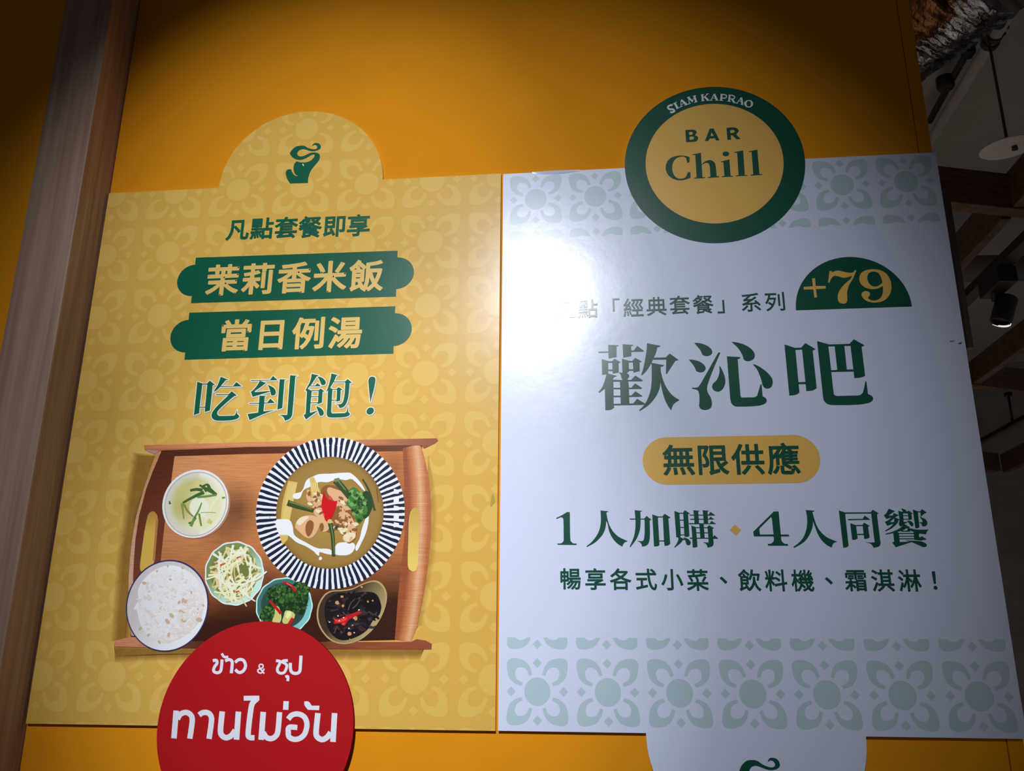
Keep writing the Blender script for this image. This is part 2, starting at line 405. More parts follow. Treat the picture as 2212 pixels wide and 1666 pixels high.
G_QIN = ((1470, 728, 9.8), "290,128 380,130~ 500,160~ 610,220~ 672,310~ 640,380~ 545,405~ 465,380 410,270~|175,482 260,485~ 390,520~ 490,585~ 532,660~ 500,725~ 415,752~ 335,725 280,610~"
 "|800,330 842,335 700,670~ 600,930~ 562,1080~ 575,1170~ 640,1290~ 665,1420~ 640,1500~ 565,1540~ 490,1545~ 420,1515~ 392,1460 400,1330~ 392,1200~ 365,1135~ 310,1110~ 242,1095 240,1075 350,1072~ 400,1030~ 500,860~"
 "|820,618 842,625 890,720~ 935,840~ 948,950~ 920,1060~ 850,1140~ 770,1158~ 690,1115~ 668,1050~ 690,990~ 760,920~ 810,810~ 825,720~"
 "|980,412 1270,430 1255,455 1210,470 1240,880 1270,1250 1290,1285 1560,1280 1620,1250 1695,1000 1715,1010 1738,1260 1800,1295~ 1825,1345~ 1800,1400~ 1700,1445~ 1500,1468~ 1250,1475~ 1150,1465~ 1080,1410~ 1050,1310 1020,900"
 "|1080,105 1200,120~ 1360,170~ 1500,260~ 1570,370~ 1550,460~ 1460,510~ 1380,505~ 1335,475 1310,390~ 1220,240~|1535,585 1560,578 1700,650~ 1850,770~ 1935,880~ 1952,970~ 1920,1060~ 1840,1095~ 1770,1070~ 1735,1020 1700,880~ 1620,690~")
G_BA = ((1685, 725, 9.8), "92,190 315,262 325,305 410,1210 330,1255~ 195,1272|305,262 460,258 475,298 318,305|440,262 535,160 752,290 690,318 775,1115 690,1160~ 555,1178 465,298|380,990 550,985 550,1028 385,1030"
 "|782,120 1035,188 1022,232 1080,730 1085,780 1135,1220~ 1150,1260~ 1200,1282 1660,1270 1720,1245~ 1760,1180~ 1805,968 1828,975 1860,1240 1940,1280~ 1968,1340~ 1930,1400~ 1820,1440~ 1600,1465~ 1100,1470~ 990,1440~ 925,1370~ 905,1270"
 "|1025,190 1480,178 1490,218 1018,232|1155,225 1360,220 1415,745 1212,745|1465,182 1560,80 1790,210 1725,240 1800,850 1720,885~ 1572,902 1490,215|1073,735 1562,718 1562,762 1080,772")
glyphs('title_lettering', whi, [G_HUAN, G_QIN, G_BA], GREENW)

G_CHI = ((408, 800, 13.886), "258,345 410,402 405,430 330,1080 315,1290 155,1345|400,402 560,402 555,430 400,428|550,402 630,315 785,438 715,450 705,600 635,1210 480,1252 490,1110 555,430|325,1098 495,1098 490,1122 322,1122"
 "|960,200 1195,290 1115,295 980,450 945,500 850,590 745,660 770,610~ 880,420~|960,476 1330,475 1425,358 1590,485 965,501|815,722 1225,722 1225,746 825,749"
 "|1195,722 1290,635 1445,760 1375,775~ 1300,830~ 1100,1000~ 930,1160~ 860,1250~ 855,1310~ 890,1360~ 960,1375~ 1330,1365 1385,1345~ 1455,1190 1445,1310 1520,1370 1480,1440~ 1380,1480~ 1200,1508~ 850,1512~ 750,1480~ 690,1410~ 690,1310~ 750,1200~ 900,1030~ 1100,840~ 1200,740")
G_DAO = ((528, 800, 13.886), "195,300 775,292 860,175 1000,300 205,322|460,315 650,385 470,520 300,635 260,655 195,650 250,615~ 370,480~ 452,350|195,645 290,640 340,660 775,622 775,642 435,745 250,800|695,440 800,480~ 900,550~ 945,640~ 930,720~ 870,760~ 800,750 780,640~ 740,520~"
 "|455,765 665,770 615,790 575,1240 415,1275 440,980|145,985 445,985 445,1008 150,1008|585,975 690,972 780,852 915,982 585,1000|95,1318 420,1270 560,1240 930,1195 700,1265~ 160,1500"
 "|1065,270 1280,285 1205,300 1140,1135 990,1185 1050,400|1375,155 1600,170 1530,190 1500,600 1440,1300~ 1410,1400~ 1340,1470~ 1215,1520 1190,1440~ 1140,1380~ 1050,1338 1280,1345 1290,1300 1340,600")
G_BAO = ((646, 800, 13.886), "385,110 600,158 530,190 360,450 250,560 180,625 230,540~ 340,320~|560,195 640,205~ 740,260~ 800,340~ 795,410~ 740,450~ 670,435 630,330~|350,466 490,462 550,388 645,464 640,482 350,486"
 "|200,590 265,555 385,622 350,985 330,1260 345,1275~ 400,1262~ 550,1215 545,1235 210,1480 140,1345 200,1310 240,640|370,606 595,606 595,628 370,628|580,612 650,548 760,632 710,645 690,975 570,1012 545,990 570,960 590,625|360,784 585,784 580,806 360,806|350,968 578,962 574,986 348,986|515,1080 600,1110~ 690,1170~ 740,1250~ 735,1330~ 680,1370~ 620,1360 590,1270~"
 "|975,100 1185,150 1125,165 1050,340 940,520 795,680 870,520~ 940,280~|1040,342 1390,340 1390,363 1030,363|1375,345 1460,265 1595,380 1520,385 1510,540~ 1480,800~ 1440,950~ 1380,1060~ 1300,1120~ 1215,1135 1190,1070~ 1150,1030~ 1090,1000 1200,1025~ 1280,1000~ 1330,920~ 1370,700~ 1390,400"
 "|870,560 940,530 1005,580 985,890 965,1260 1000,1300 1370,1290 1430,1250 1475,1070 1475,1250 1535,1310 1500,1360~ 1400,1400~ 1250,1415~ 950,1418~ 870,1395~ 835,1330~ 850,1100|940,535 1010,566 1145,566 1145,587 1000,590|1120,570 1190,505 1310,585 1255,598 1235,915 1125,945 1140,600|978,890 1135,890 1130,912 978,912")
G_EXC = ((750, 800, 13.88), "640,300~ 690,210~ 760,195~ 830,220~ 850,300~ 800,580~ 720,870~ 712,950 695,950 680,800~ 645,450~|580,1235~ 620,1160~ 700,1120~ 780,1145~ 803,1215~ 765,1290~ 680,1332~ 605,1305~")
glyphs('slogan_lettering', yel, [G_CHI, G_DAO, G_BAO, G_EXC], GREEN, outline=1)

G_1R = ((1195, 1095, 13.01), "385,150 468,150 470,500 485,940~ 520,995~ 570,1030~ 650,1030 660,1072 130,1068 115,1030 210,1030~ 265,1000~ 295,945 285,350~ 260,305~ 215,295~ 100,342 80,318 240,240~"
 "|1330,105 1545,125 1540,148 1500,148 1490,400~ 1465,600~ 1400,760~ 1290,900~ 1150,1020~ 950,1130 935,1108 1060,1010~ 1180,870~ 1270,720~ 1320,560~ 1340,380~|1500,200 1540,400~ 1610,580~ 1720,740~ 1850,850~ 2095,970 2010,1000~ 1965,1060~ 1945,1120 1800,1030~ 1660,870~ 1570,680~ 1525,470~ 1490,400")
G_JIA = ((1352, 1093, 16.657), "315,155 582,185 560,205 518,210 530,480~ 520,740~ 490,920~ 400,1150~ 290,1320~ 160,1488 135,1465 230,1260~ 300,1060~ 335,840~ 345,600~|125,457 350,462 350,492 165,495"
 "|515,460 655,462 745,365 920,500 855,525 865,800~ 865,1050~ 850,1220~ 810,1350~ 730,1430~ 580,1465 560,1380~ 500,1310~ 400,1255 560,1270~ 630,1240~ 660,1130~ 675,900~ 670,510 640,492 520,492"
 "|945,310 1150,378 1150,420 1210,1410 1140,1450~ 1010,1460|1135,380 1325,385 1340,415 1140,420|1315,385 1395,285 1605,425 1530,450 1595,1370 1510,1425~ 1390,1438 1370,1280 1330,430|1190,1245 1380,1245 1385,1280 1190,1280")
G_GOU = ((1450, 1093, 16.657), "110,185 280,245 295,285 345,1070 320,1130 180,1135|420,250 490,155 670,275 605,295 655,1085 590,1115~ 480,1115 465,1000 430,300|285,250 440,250 440,282 285,282|305,500 455,500 455,532 305,532|320,762 475,762 475,795 320,795|335,1030 485,1030 485,1060 335,1060|250,1130 330,1130 470,1195 490,1225 410,1240~ 370,1300~ 260,1400~ 130,1500 108,1480 190,1370~ 260,1190~ 240,1150|430,1140 540,1160~ 640,1220~ 700,1310~ 680,1390~ 610,1418~ 540,1385 510,1270~ 480,1210~"
 "|790,155 1020,185 1000,200 970,205 1000,650 835,650 810,300|1125,155 1355,180 1340,200 1305,200 1330,650 1170,650 1145,300|650,318 1160,320 1340,318 1410,215 1575,335 1560,350 660,348|670,465 1330,470 1360,460 1410,388 1550,490 690,500|630,622 1340,632 1385,630 1445,540 1615,655 650,662|1000,640 1165,640 1205,1165 1045,1165 1010,700"
 "|718,705 880,765 890,800 945,1470 860,1495~ 770,1500 745,1000|860,768 1020,772 1300,772 1310,800 880,800|1285,775 1360,695 1545,808 1485,825 1500,1060 1520,1300~ 1510,1410~ 1440,1470~ 1310,1500 1280,1420~ 1230,1355~ 1135,1310 1340,1322 1335,1200 1310,830|895,955 1330,955 1330,985 900,985|650,1145 1490,1150 1550,1050 1685,1170 1660,1185 680,1182")
G_4 = ((1565, 1093, 14.747), "1570,180 1725,180 1745,420 1795,915 2040,915 2065,972 1800,975 1815,1100~ 1850,1160~ 1930,1210~ 2010,1212 2030,1270 1395,1270 1370,1212 1470,1205~ 1550,1150~ 1572,1060~ 1560,985 1540,972 945,972 925,930 915,825/1480,355 1505,390 1560,910 1145,915 1125,890 1108,725")
G_R2 = ((1705, 1093, 16.66), "590,150 905,178 890,208 832,212 850,560~ 840,720~ 780,920~ 650,1160~ 500,1320~ 180,1515 145,1475 330,1340~ 480,1170~ 590,930~ 635,680~ 635,420~|830,215 900,480~ 980,700~ 1100,900~ 1280,1080~ 1470,1190~ 1720,1290 1610,1330~ 1560,1390~ 1525,1500 1350,1410~ 1150,1220~ 1010,980~ 930,770~ 845,540")
G_TONG = ((1803, 1093, 16.657), "145,165 370,238 375,285 500,1440 420,1490~ 305,1505|360,238 1310,232 1320,275 365,285|1290,235 1370,140 1580,270 1520,305 1630,1200~ 1650,1340~ 1610,1440~ 1530,1480~ 1390,1505 1350,1420~ 1280,1360~ 1100,1300 1260,1320~ 1435,1315 1310,280|465,475 1000,470 1075,350 1285,500 500,520"
 "|555,625 750,690 770,720 825,1170 740,1215~ 625,1220|740,692 1005,690 1015,725 750,730|985,695 1060,605 1260,725 1200,750 1255,1135 1180,1175~ 1060,1190 1005,735|785,1010 1055,1005 1055,1045 790,1048")
G_XIANG = ((1905, 1090, 16.657), "240,150 465,240 330,330~ 240,395 170,440 70,395 150,320~ 210,220~|70,395 240,400 400,400 420,430 160,525|415,310 610,385 520,430~ 460,480~ 310,610 290,640 200,700 105,630 230,560~ 340,460~ 400,370~|105,630 280,640 420,635 430,680 190,770|440,470 600,560 570,650~ 480,750~ 330,870~ 130,968 105,945 280,830~ 400,700~ 440,560~|470,470 640,540 640,570 470,505"
 "|690,145 740,150~ 880,215 850,260 760,290 730,210~|580,225 740,270 760,320 780,600 790,680 640,780 600,690 640,560|730,270 960,240 945,320 745,320|900,260 960,225 1105,325 1060,345 1080,530 960,560 930,320|745,390 945,390 945,415 745,415|765,515 965,515 965,540 765,540|620,670 660,640 790,630 910,630 910,650 800,700 680,800|890,585 1000,590~ 1090,640~ 1130,710~ 1110,770~ 1070,785~ 1020,750 970,670~"
 "|1110,185 1280,245 1290,280 1350,810 1290,850~ 1205,860 1150,500|1260,250 1380,245 1440,165 1610,300 1530,325~ 1390,445 1450,480~ 1550,520~ 1625,620~ 1630,700~ 1580,770~ 1470,790 1430,740 1430,700 1340,655 1350,645 1460,640 1450,570~ 1400,500~ 1370,460 1400,400 1380,280 1280,280"
 "|780,690 830,720 1010,825 960,850 870,860 750,940 560,985 400,1030~ 150,1080 115,1060 380,980~ 600,880~ 720,790~|930,850 1010,860 1200,900~ 1400,910~ 1680,905 1620,970~ 1580,1075 1350,1045 1330,1050 1150,990 1030,940 960,950 900,960|690,950 930,940 1030,965 1030,977 700,977"
 "|400,1010 560,980 610,1040 640,1350 670,1370 500,1540 370,1370 440,1340|640,1360 820,1345~ 1040,1340 1040,1362 490,1537 440,1440|1140,990 1340,1030 1330,1150 1380,1190 1430,1140 1610,1255 1400,1300 1160,1270|590,1030 1155,1030 1155,1060 600,1060|610,1130 1165,1130 1165,1156 615,1156|620,1220 1165,1220 1165,1252 620,1252|820,1290 950,1300~ 1200,1310~ 1400,1330~ 1540,1385~ 1610,1450~ 1590,1510~ 1500,1530~ 1420,1510~ 1250,1430~ 1050,1350~")
glyphs('offer_lettering', whi, [G_1R, G_JIA, G_GOU, G_4, G_R2, G_TONG, G_XIANG], GREENW)
glyphs('gold_diamond', whi, [((1565, 1093, 14.747), "330,600 520,770 370,945 170,765")], GOLD)

# price half disc
pc = circle_fit([(1715.8, 670.8), (1966.7, 662.6), (1835, 554.8), (1746, 600), (1935, 590)]); zf = (at(1715.8, 670.8)[1] + at(1966.7, 662.6)[1])/2
a = math.asin((zf - pc[1]) / pc[2])
pf = Flat(0, 3); pf.xz([arc(pc, a, math.pi - a, 56)], GREENW); hd = pf.build('price_half_disc', whi)
G_79 = ((1690, 530, 7.373), "472,530 520,527 528,650 688,650 690,692 532,700 552,832 508,835 492,705 340,708 336,665 485,655|750,412 785,412 780,435 880,405~ 960,420~ 1060,440~ 1130,430~ 1150,400 1178,400 1130,520~ 1060,640~ 1030,760~ 1032,880~ 1005,925~ 950,930~ 900,905~ 880,830~ 900,740~ 980,630~ 1080,540~ 1110,490 980,520~ 900,500~ 830,490~ 785,520~ 752,595 725,595"
 "|1400,385~ 1540,395~ 1650,450~ 1720,560~ 1735,690~ 1700,800~ 1620,880~ 1490,915~ 1370,900~ 1290,850~ 1260,780~ 1290,740~ 1340,732~ 1390,760~ 1390,800~ 1365,840~ 1410,875~ 1490,880~ 1570,830~ 1600,740~ 1600,650 1520,690~ 1420,700~ 1310,670~ 1240,600~ 1225,510~ 1270,430~/1450,420~ 1520,440~ 1570,510~ 1592,600 1520,650~ 1440,655~ 1375,600~ 1350,520~ 1375,450~")
glyphs('price_lettering', hd, [G_79], GOLD)

# round badge
bf = Flat(0, 3); bf.xz([arc(badge, 0, 2*math.pi, 96)[:-1]], GREENW); bd = bf.build('badge', whi)
bf = Flat(0, 4); bf.xz([arc(badge_in, 0, 2*math.pi, 96)[:-1]], GOLD); bf.build('badge_field', bd)
G_BAR = ((1430, 260, 9.617), "485,205 640,198~ 700,215~ 720,260~ 690,310~ 740,340~ 748,385~ 715,435~ 640,450~ 500,458/560,248 620,245~ 640,275~ 620,300~ 565,303/568,345 640,340~ 665,372~ 640,402~ 575,408|990,178 1070,172 1195,418 1120,422 1100,375 985,382 965,430 890,435/1030,255 1075,325 1005,330|1338,160 1480,150~ 1560,170~ 1592,220~ 1560,275~ 1540,295 1635,390 1550,398 1460,315 1430,312 1435,405 1358,410/1415,208 1480,203~ 1512,230~ 1480,262~ 1422,268")
G_CHILL = ((1430, 260, 9.617), "555,760 575,770 570,870 535,885~ 515,860 490,780~ 430,755~ 320,780~ 240,860~ 212,990~ 240,1120~ 310,1200~ 400,1215~ 480,1190~ 515,1140 540,1080 590,1080 595,1190 545,1215~ 400,1250~ 250,1225~ 130,1140~ 75,1000~ 110,860~ 210,770~ 350,735~ 470,740~"
 "|630,710 810,675 820,920 900,855~ 1010,830~ 1090,880~ 1115,960~ 1135,1160 1185,1165 1185,1185 955,1200 950,1185 1005,1175 990,960~ 960,895~ 900,890~ 825,930 840,1185 895,1185 890,1205 665,1215 665,1200 718,1185 690,720 640,725"
 "|1215,860 1400,815 1425,1155 1475,1158 1470,1175 1245,1182 1240,1168 1295,1155 1275,875 1220,870|1258,700~ 1280,662~ 1327,650~ 1375,665~ 1396,700~ 1375,735~ 1327,750~ 1280,738~|1500,665 1685,628 1720,1140 1778,1140 1775,1155 1535,1165 1535,1150 1590,1140 1560,675 1505,680|1800,650 1980,610 2025,1120 2085,1122 2082,1138 1840,1152 1838,1135 1895,1125 1860,655 1805,665")
glyphs('badge_lettering', bd, [G_BAR, G_CHILL], GREENW)
rl = Flat(0, 5); rl.org = (1430, 190, 10.533)
for pts, wd in (("240,390 180,400 132,440 165,485 240,490 282,525 240,555 185,552", 40), ("290,350 355,465", 46), ("250,368 332,326", 16), ("325,482 402,443", 16), ("430,290 430,432", 14), ("435,275 560,385", 46), ("408,442 472,413", 14), ("515,398 602,368", 14), ("440,385 500,352", 12),
                ("600,230 622,355", 16), ("590,215 700,312", 40), ("690,325 742,180", 14), ("738,185 775,325", 42), ("598,370 655,348", 14), ("728,338 808,313", 14), ("568,226 628,203", 14), ("700,196 772,172", 14), ("915,160 928,290", 44), ("882,162 952,146", 14), ("893,304 968,289", 14), ("1040,140 950,218", 18), ("965,200 1052,284", 42), ("1005,142 1068,134", 12), ("1018,292 1085,284", 14),
                ("1180,150 1115,278", 16), ("1185,140 1250,278", 46), ("1150,240 1218,236", 12), ("1088,283 1148,282", 14), ("1213,283 1292,281", 14), ("1355,150 1345,285", 42), ("1370,150 1450,165 1468,205 1430,236 1370,232", 24), ("1308,285 1388,291", 14), ("1540,170 1525,302", 42), ("1560,165 1640,190 1648,235 1600,257 1560,248", 24), ("1590,255 1645,335", 42), ("1488,302 1562,316", 14), ("1610,330 1672,342", 14), ("1330,142 1370,148", 14), ("1515,160 1560,166", 14),
                ("1790,235 1710,342", 16), ("1800,220 1828,372", 46), ("1750,305 1818,318", 12), ("1668,344 1728,356", 14), ("1788,376 1852,391", 14)):
    rl.stroke(TXTW, pts, wd)
rl.px(TXTW, "1965,280~ 2030,290~ 2070,345~ 2055,410~ 2000,445~ 1930,440~ 1875,390~ 1880,320~", "1965,298~ 2008,312~ 2023,355~ 2013,405~ 1985,425~ 1945,420~ 1922,370~ 1932,322~")
rl.build('ring_lettering', bd)

# elephant emblem: on the yellow dome, and again on the white poster's lower tab
ELE = "1030,360 1040,330~ 1090,280~ 1180,270~ 1260,300~ 1295,380~ 1270,440~ 1180,490~ 1050,510~ 930,490~ 820,460~ 730,452~ 640,490~ 590,560~ 610,640~ 690,670~ 790,650~ 900,600~ 1000,560~ 1100,550~ 1200,570~ 1260,620~ 1265,700~ 1220,810~ 1130,920~ 1040,1030~ 960,1170~ 915,1330~ 910,1465 375,1480 300,1370~ 250,1240~ 245,1130~ 300,1065~ 405,1055 430,1130~ 490,1220~ 560,1255~ 640,1250 560,1225~ 500,1160~ 475,1040~ 490,920~ 560,815 680,845~ 850,845~ 980,800~ 1070,720~ 1110,640~ 1095,605 1020,620~ 900,690~ 800,740~ 690,770~ 560,755~ 450,700~ 360,580 430,470~ 560,370~ 700,345~ 800,355~ 900,410~ 1000,445~ 1100,455~ 1170,430~ 1185,380~ 1150,335~ 1090,325~"
EYE = "735,895 760,890~ 795,945 770,958~"
ef = Flat(0, 6); ef.org = (600, 290, 13.883); ef.px(GREEN, ELE); ef.px(CREAM, EYE, layer=2); ef.build('elephant_emblem', yel)
e1 = [ef.P(smooth(t)) for t in (ELE, EYE)]
A1, B1 = Vector(at(650.4, 314.9)), Vector(at(693.3, 317.4)); A2, B2 = Vector(at(1626, 1642.3)), Vector(at(1684.6, 1650.6))
v1, v2 = B1 - A1, B2 - A2; k = v2.length / v1.length; th = 0.0
def move(p): return ((p[0]-A1.x)*k + A2.x, (p[1]-A1.y)*k + A2.y)
ef = Flat(0, 6); ef.xz([[move(p) for p in e1[0]]], GREENW); ef.xz([[move(p) for p in e1[1]]], TXTW, 2); ef.build('elephant_emblem', whi)

# ------------------------------------------------------------------ sans lettering (Blender's built-in face, bold by outline offset)
GC = {}
def glyph_tris(ch, off):
    key = (ch, off)
    if key not in GC:
        cu = bpy.data.curves.new('t', 'FONT'); cu.body = ch; cu.resolution_u = 4
        o = bpy.data.objects.new('t', cu); C.objects.link(o)
        dg = bpy.context.evaluated_depsgraph_get(); dg.update()
        me = bpy.data.meshes.new_from_object(o.evaluated_get(dg)); me.calc_loop_triangles()
        v = [tuple(p.co[:2]) for p in me.vertices]
        xs = [p[0] for p in v]; ys = [p[1] for p in v]; c = ((min(xs)+max(xs))/2, (min(ys)+max(ys))/2)
        v = [(p[0]-c[0], p[1]-c[1]) for p in v]
        T = [tuple(v[i] for i in t.vertices) for t in me.loop_triangles]
        cnt = {}
        for pg in me.polygons:
            for e in pg.edge_keys: cnt[e] = cnt.get(e, 0) + 1
        for (i, j), n_ in cnt.items():     # heavier weight: a band along every outline edge
            if n_ > 1: continue
            a, b = v[i], v[j]; dx, dy = b[0]-a[0], b[1]-a[1]; l = math.hypot(dx, dy)
            if l < 1e-6: continue
            nx, ny = -dy/l*off, dx/l*off; ex, ey = dx/l*off*.6, dy/l*off*.6
            q = [(a[0]-ex+nx, a[1]-ey+ny), (b[0]+ex+nx, b[1]+ey+ny), (b[0]+ex-nx, b[1]+ey-ny), (a[0]-ex-nx, a[1]-ey-ny)]
            T += [(q[0], q[1], q[2]), (q[0], q[2], q[3])]
        GC[key] = T
        bpy.data.objects.remove(o); bpy.data.curves.remove(cu); bpy.data.meshes.remove(me)
    return GC[key]
def sans(name, parent, items, em_px, ref, mt, org, off, Y=0.0, layer=7, sx=1.0):
    """items: (character, x, y) ink centres in the tracing frame; em_px: em width in photograph pixels at ref"""
    em = at(ref[0] + em_px, ref[1], Y)[0] - at(ref[0], ref[1], Y)[0]
    f = Flat(Y, layer)
    for ch, x, y in items:
        cx_, cz_ = at(org[0] + x/org[2], org[1] + y/org[2], Y)
        f.tri([tuple((cx_ + p[0]*em*sx, cz_ + p[1]*em) for p in t) for t in glyph_tris(ch, off)], mt, None, 1e-6)
    return f.build(name, parent)
sans('heading_lettering', yel, [('凡', 225, 285), ('點', 577, 258), ('套', 928, 247), ('餐', 1275, 238), ('即', 1625, 232), ('享', 1975, 212)], 51.3, (640, 490), GREEN, (480, 455, 6.703), .023)
# two green ribbons with scalloped ends
RB = pm('ribbon_green_print', (.004, .105, .055))
def ribbon(nm, org, corners, lbump, rbump):
    f = Flat(0, 3); f.org = org
    tl, tr, br, bl = corners
    f.px(RB, [tl, tr, br, bl])
    for top, bot, out in (lbump, rbump):
        a_, b_, c_ = (Vector(q) for q in f.P([top, bot, out])); cc = (a_ + b_)/2; r = (a_-b_).length/2; ex = abs(c_.x-cc.x); sgn = 1 if c_.x > cc.x else -1
        f.xz([[(cc.x + sgn*ex*math.cos(t), cc.y + r*math.sin(t)) for t in [math.pi*(i/24-.5) for i in range(25)]] + [(cc.x - sgn*ex*.5, cc.y + r*.9), (cc.x - sgn*ex*.5, cc.y - r*.9)]], RB)
    return f.build(nm, yel)
r1 = ribbon('green_ribbon', (370, 530, 4.096), ((218, 110), (2003, 48), (1988, 455), (175, 513)), ((212, 172), (180, 450), (52, 325)), ((2000, 108), (1990, 388), (2147, 245)))
r2 = ribbon('green_ribbon', (370, 530, 4.096), ((160, 597), (1982, 540), (1965, 960), (117, 1014)), ((157, 660), (120, 948), (-8, 815)), ((1980, 602), (1968, 892), (2128, 738)))
YTX = pm('ribbon_text_print', (.80, .53, .15))
sans('ribbon_lettering', r1, [('茉', 456, 307), ('莉', 768, 297), ('香', 1088, 287), ('米', 1404, 277), ('飯', 1726, 268)], 73.5, (650, 600), YTX, (370, 530, 4.096), .026)
sans('ribbon_lettering', r2, [('當', 573, 797), ('日', 888, 795), ('例', 1212, 778), ('湯', 1540, 773)], 73.5, (640, 720), YTX, (370, 530, 4.096), .026)
sans('series_lettering', whi, [('凡', 140, 210), ('點', 340, 200), ('「', 600, 165), ('經', 758, 188), ('典', 970, 178), ('套', 1183, 167), ('餐', 1398, 160), ('」', 1562, 182), ('系', 1838, 142), ('列', 2058, 135)], 46.5, (1450, 660), GREENW, (1190, 620, 4.254), .009)
pill = Flat(0, 3); pill.org = (1380, 930, 5.53)
q = [Vector(p) for p in pill.P([(330, 78), (1860, 60), (1895, 637), (330, 642), (45, 360), (2168, 355)])]
zt_ = (q[0].y + q[1].y)/2; zb_ = (q[2].y + q[3].y)/2; r = (zt_-zb_)/2; zc = (zt_+zb_)/2; xl, xr = q[4].x + r, q[5].x - r
pill.xz([[(xr + r*math.cos(t), zc + r*math.sin(t)) for t in [math.pi*(i/28-.5) for i in range(29)]] + [(xl + r*math.cos(t), zc + r*math.sin(t)) for t in [math.pi*(i/28+.5) for i in range(29)]]], GOLD)
pl = pill.build('gold_pill', whi)
sans('pill_lettering', pl, [('無', 474, 352), ('限', 890, 355), ('供', 1300, 345), ('應', 1724, 338)], 72.5, (1570, 995), GREENW, (1380, 930, 5.53), .021)
EO = (1200, 1220, 5.144); E2 = (1590, 1220, 4.916)
def e2(x, y): return ((E2[0] + x/E2[2] - EO[0])*EO[2], (E2[1] + y/E2[2] - EO[1])*EO[2])
sans('caption_lettering', whi, [('暢', 167, 158), ('享', 443, 160), ('各', 723, 162), ('式', 1008, 165), ('小', 1295, 167), ('菜', 1578, 170), ('、', 1866, 173)] +
     [(c, *e2(x, y)) for c, x, y in (('飲', 142, 165), ('料', 423, 167), ('機', 705, 168), ('、', 985, 172), ('霜', 1268, 170), ('淇', 1555, 168), ('淋', 1842, 168), ('！', 2106, 168))], 49.5, (1620, 1255), GREENW, EO, .016)

# ------------------------------------------------------------------ red round sign
RY = -.010
rc = circle_fit([(338.7, 1588), (762.4, 1576), (567, 1343.5), (348, 1666), (742, 1666), (424, 1401), (706.7, 1403)], RY)
print('RED', rc)
red = empty('round_sign', (rc[0], 0, rc[1]), 'red round sign with white Thai lettering fixed over the foot of the yellow poster', 'sign')
s = Solid(); s.quad_prism(arc(rc, 0, 2*math.pi, 110)[:-1], RY, -.0035, RED, mat('red_board_edge', (.30, .012, .014), rough=.9, spec=0)); s.build('disc', red)
tf = Flat(RY, 1); tf.org = (320, 1320, 4.809)
for pts, wd in (("292,1036 268,1325", 58), ("305,1125 335,1075 395,1055 445,1085 458,1150 433,1328", 56), ("530,1082 568,1058 622,1060 655,1098 657,1160 633,1330", 56), ("770,1045 752,1240 768,1295 812,1318 865,1295 905,1240", 58), ("938,1047 918,1338", 58),
                ("993,908 1155,906", 50), ("1130,915 1088,955 1068,1020 1040,1260 1052,1312 1105,1318", 56), ("1196,1050 1174,1340", 58), ("1195,1262 1225,1310 1270,1328 1318,1308 1348,1250 1365,1052", 56), ("1434,938 1429,1028", 56),
                ("1455,1125 1495,1082 1560,1072 1622,1102 1650,1175 1630,1270 1580,1322 1518,1335 1465,1310 1456,1262 1466,1210 1550,1212", 55), ("1764,1062 1745,1260 1760,1312 1808,1337 1860,1312 1897,1262", 58), ("1937,1062 1920,1362", 58),
                ("672,518 708,514 715,545 690,582 680,620 700,640 735,640 758,610 768,505", 31), ("765,442 790,478 832,478", 26), ("800,520 840,506 870,522 873,560 864,648", 32), ("903,535 945,506 992,516 1012,570 990,622 945,640 905,610", 32),
                ("1207,652 1155,585 1165,556 1192,562 1188,590 1143,612 1146,638 1178,644 1207,600", 15), ("1328,518 1370,525 1362,558 1345,592 1346,628 1375,648 1412,640 1435,600 1440,565 1420,545 1395,530 1410,518 1452,516", 29), ("1425,685 1452,682 1450,730", 28), ("1477,540 1480,610 1500,642 1540,650 1574,628 1582,560 1588,465", 33)):
    tf.stroke(TXTW, pts, wd)
tf.px(TXTW, "1622,940 1668,944~ 1700,985 1780,985 1775,1032 1660,1028 1625,980~")
tf.build('thai_lettering', red)
# ------------------------------------------------------------------ the printed food photograph on the yellow poster
food = empty('food_photograph', (0, 0, 0), None, None); food.parent = yel; food.location = (-yx0, -WY, -yz0)
R = random.Random(7)
def pv(name, **k): return mat(name, (1, 1, 1), rough=PR, spec=PS, vcol=True, **k)
PVC = pv('photo_print')
SHD = mat('printed_shadow', (.30, .13, .02), rough=PR, spec=PS, vcol=True, alpha=True)
def soft(f, pts, spread, alpha, layer):
    """printed soft shadow: full in the middle, fading over `spread` pixels"""
    n = len(pts); cx_ = sum(p[0] for p in pts)/n; cy_ = sum(p[1] for p in pts)/n; o = []
    for i, p in enumerate(pts):
        a_, b_ = pts[i-1], pts[(i+1) % n]; tx, ty = b_[0]-a_[0], b_[1]-a_[1]; l = math.hypot(tx, ty) or 1; nx, ny = ty/l, -tx/l
        if nx*(p[0]-cx_) + ny*(p[1]-cy_) < 0: nx, ny = -nx, -ny
        o.append((p[0]+nx*spread, p[1]+ny*spread))
    c1, c0 = (1, 1, 1, alpha), (1, 1, 1, 0.); I = f.P(pts); O = f.P(o); Cn = f.P([(cx_, cy_)])[0]; T = []
    for i in range(n):
        j = (i+1) % n; A, B = (*I[i], c1), (*I[j], c1); E_, G_ = (*O[i], c0), (*O[j], c0)
        T += [((*Cn, c1), A, B), (A, E_, G_), (A, G_, B)]
    f.tri(T, SHD, layer)
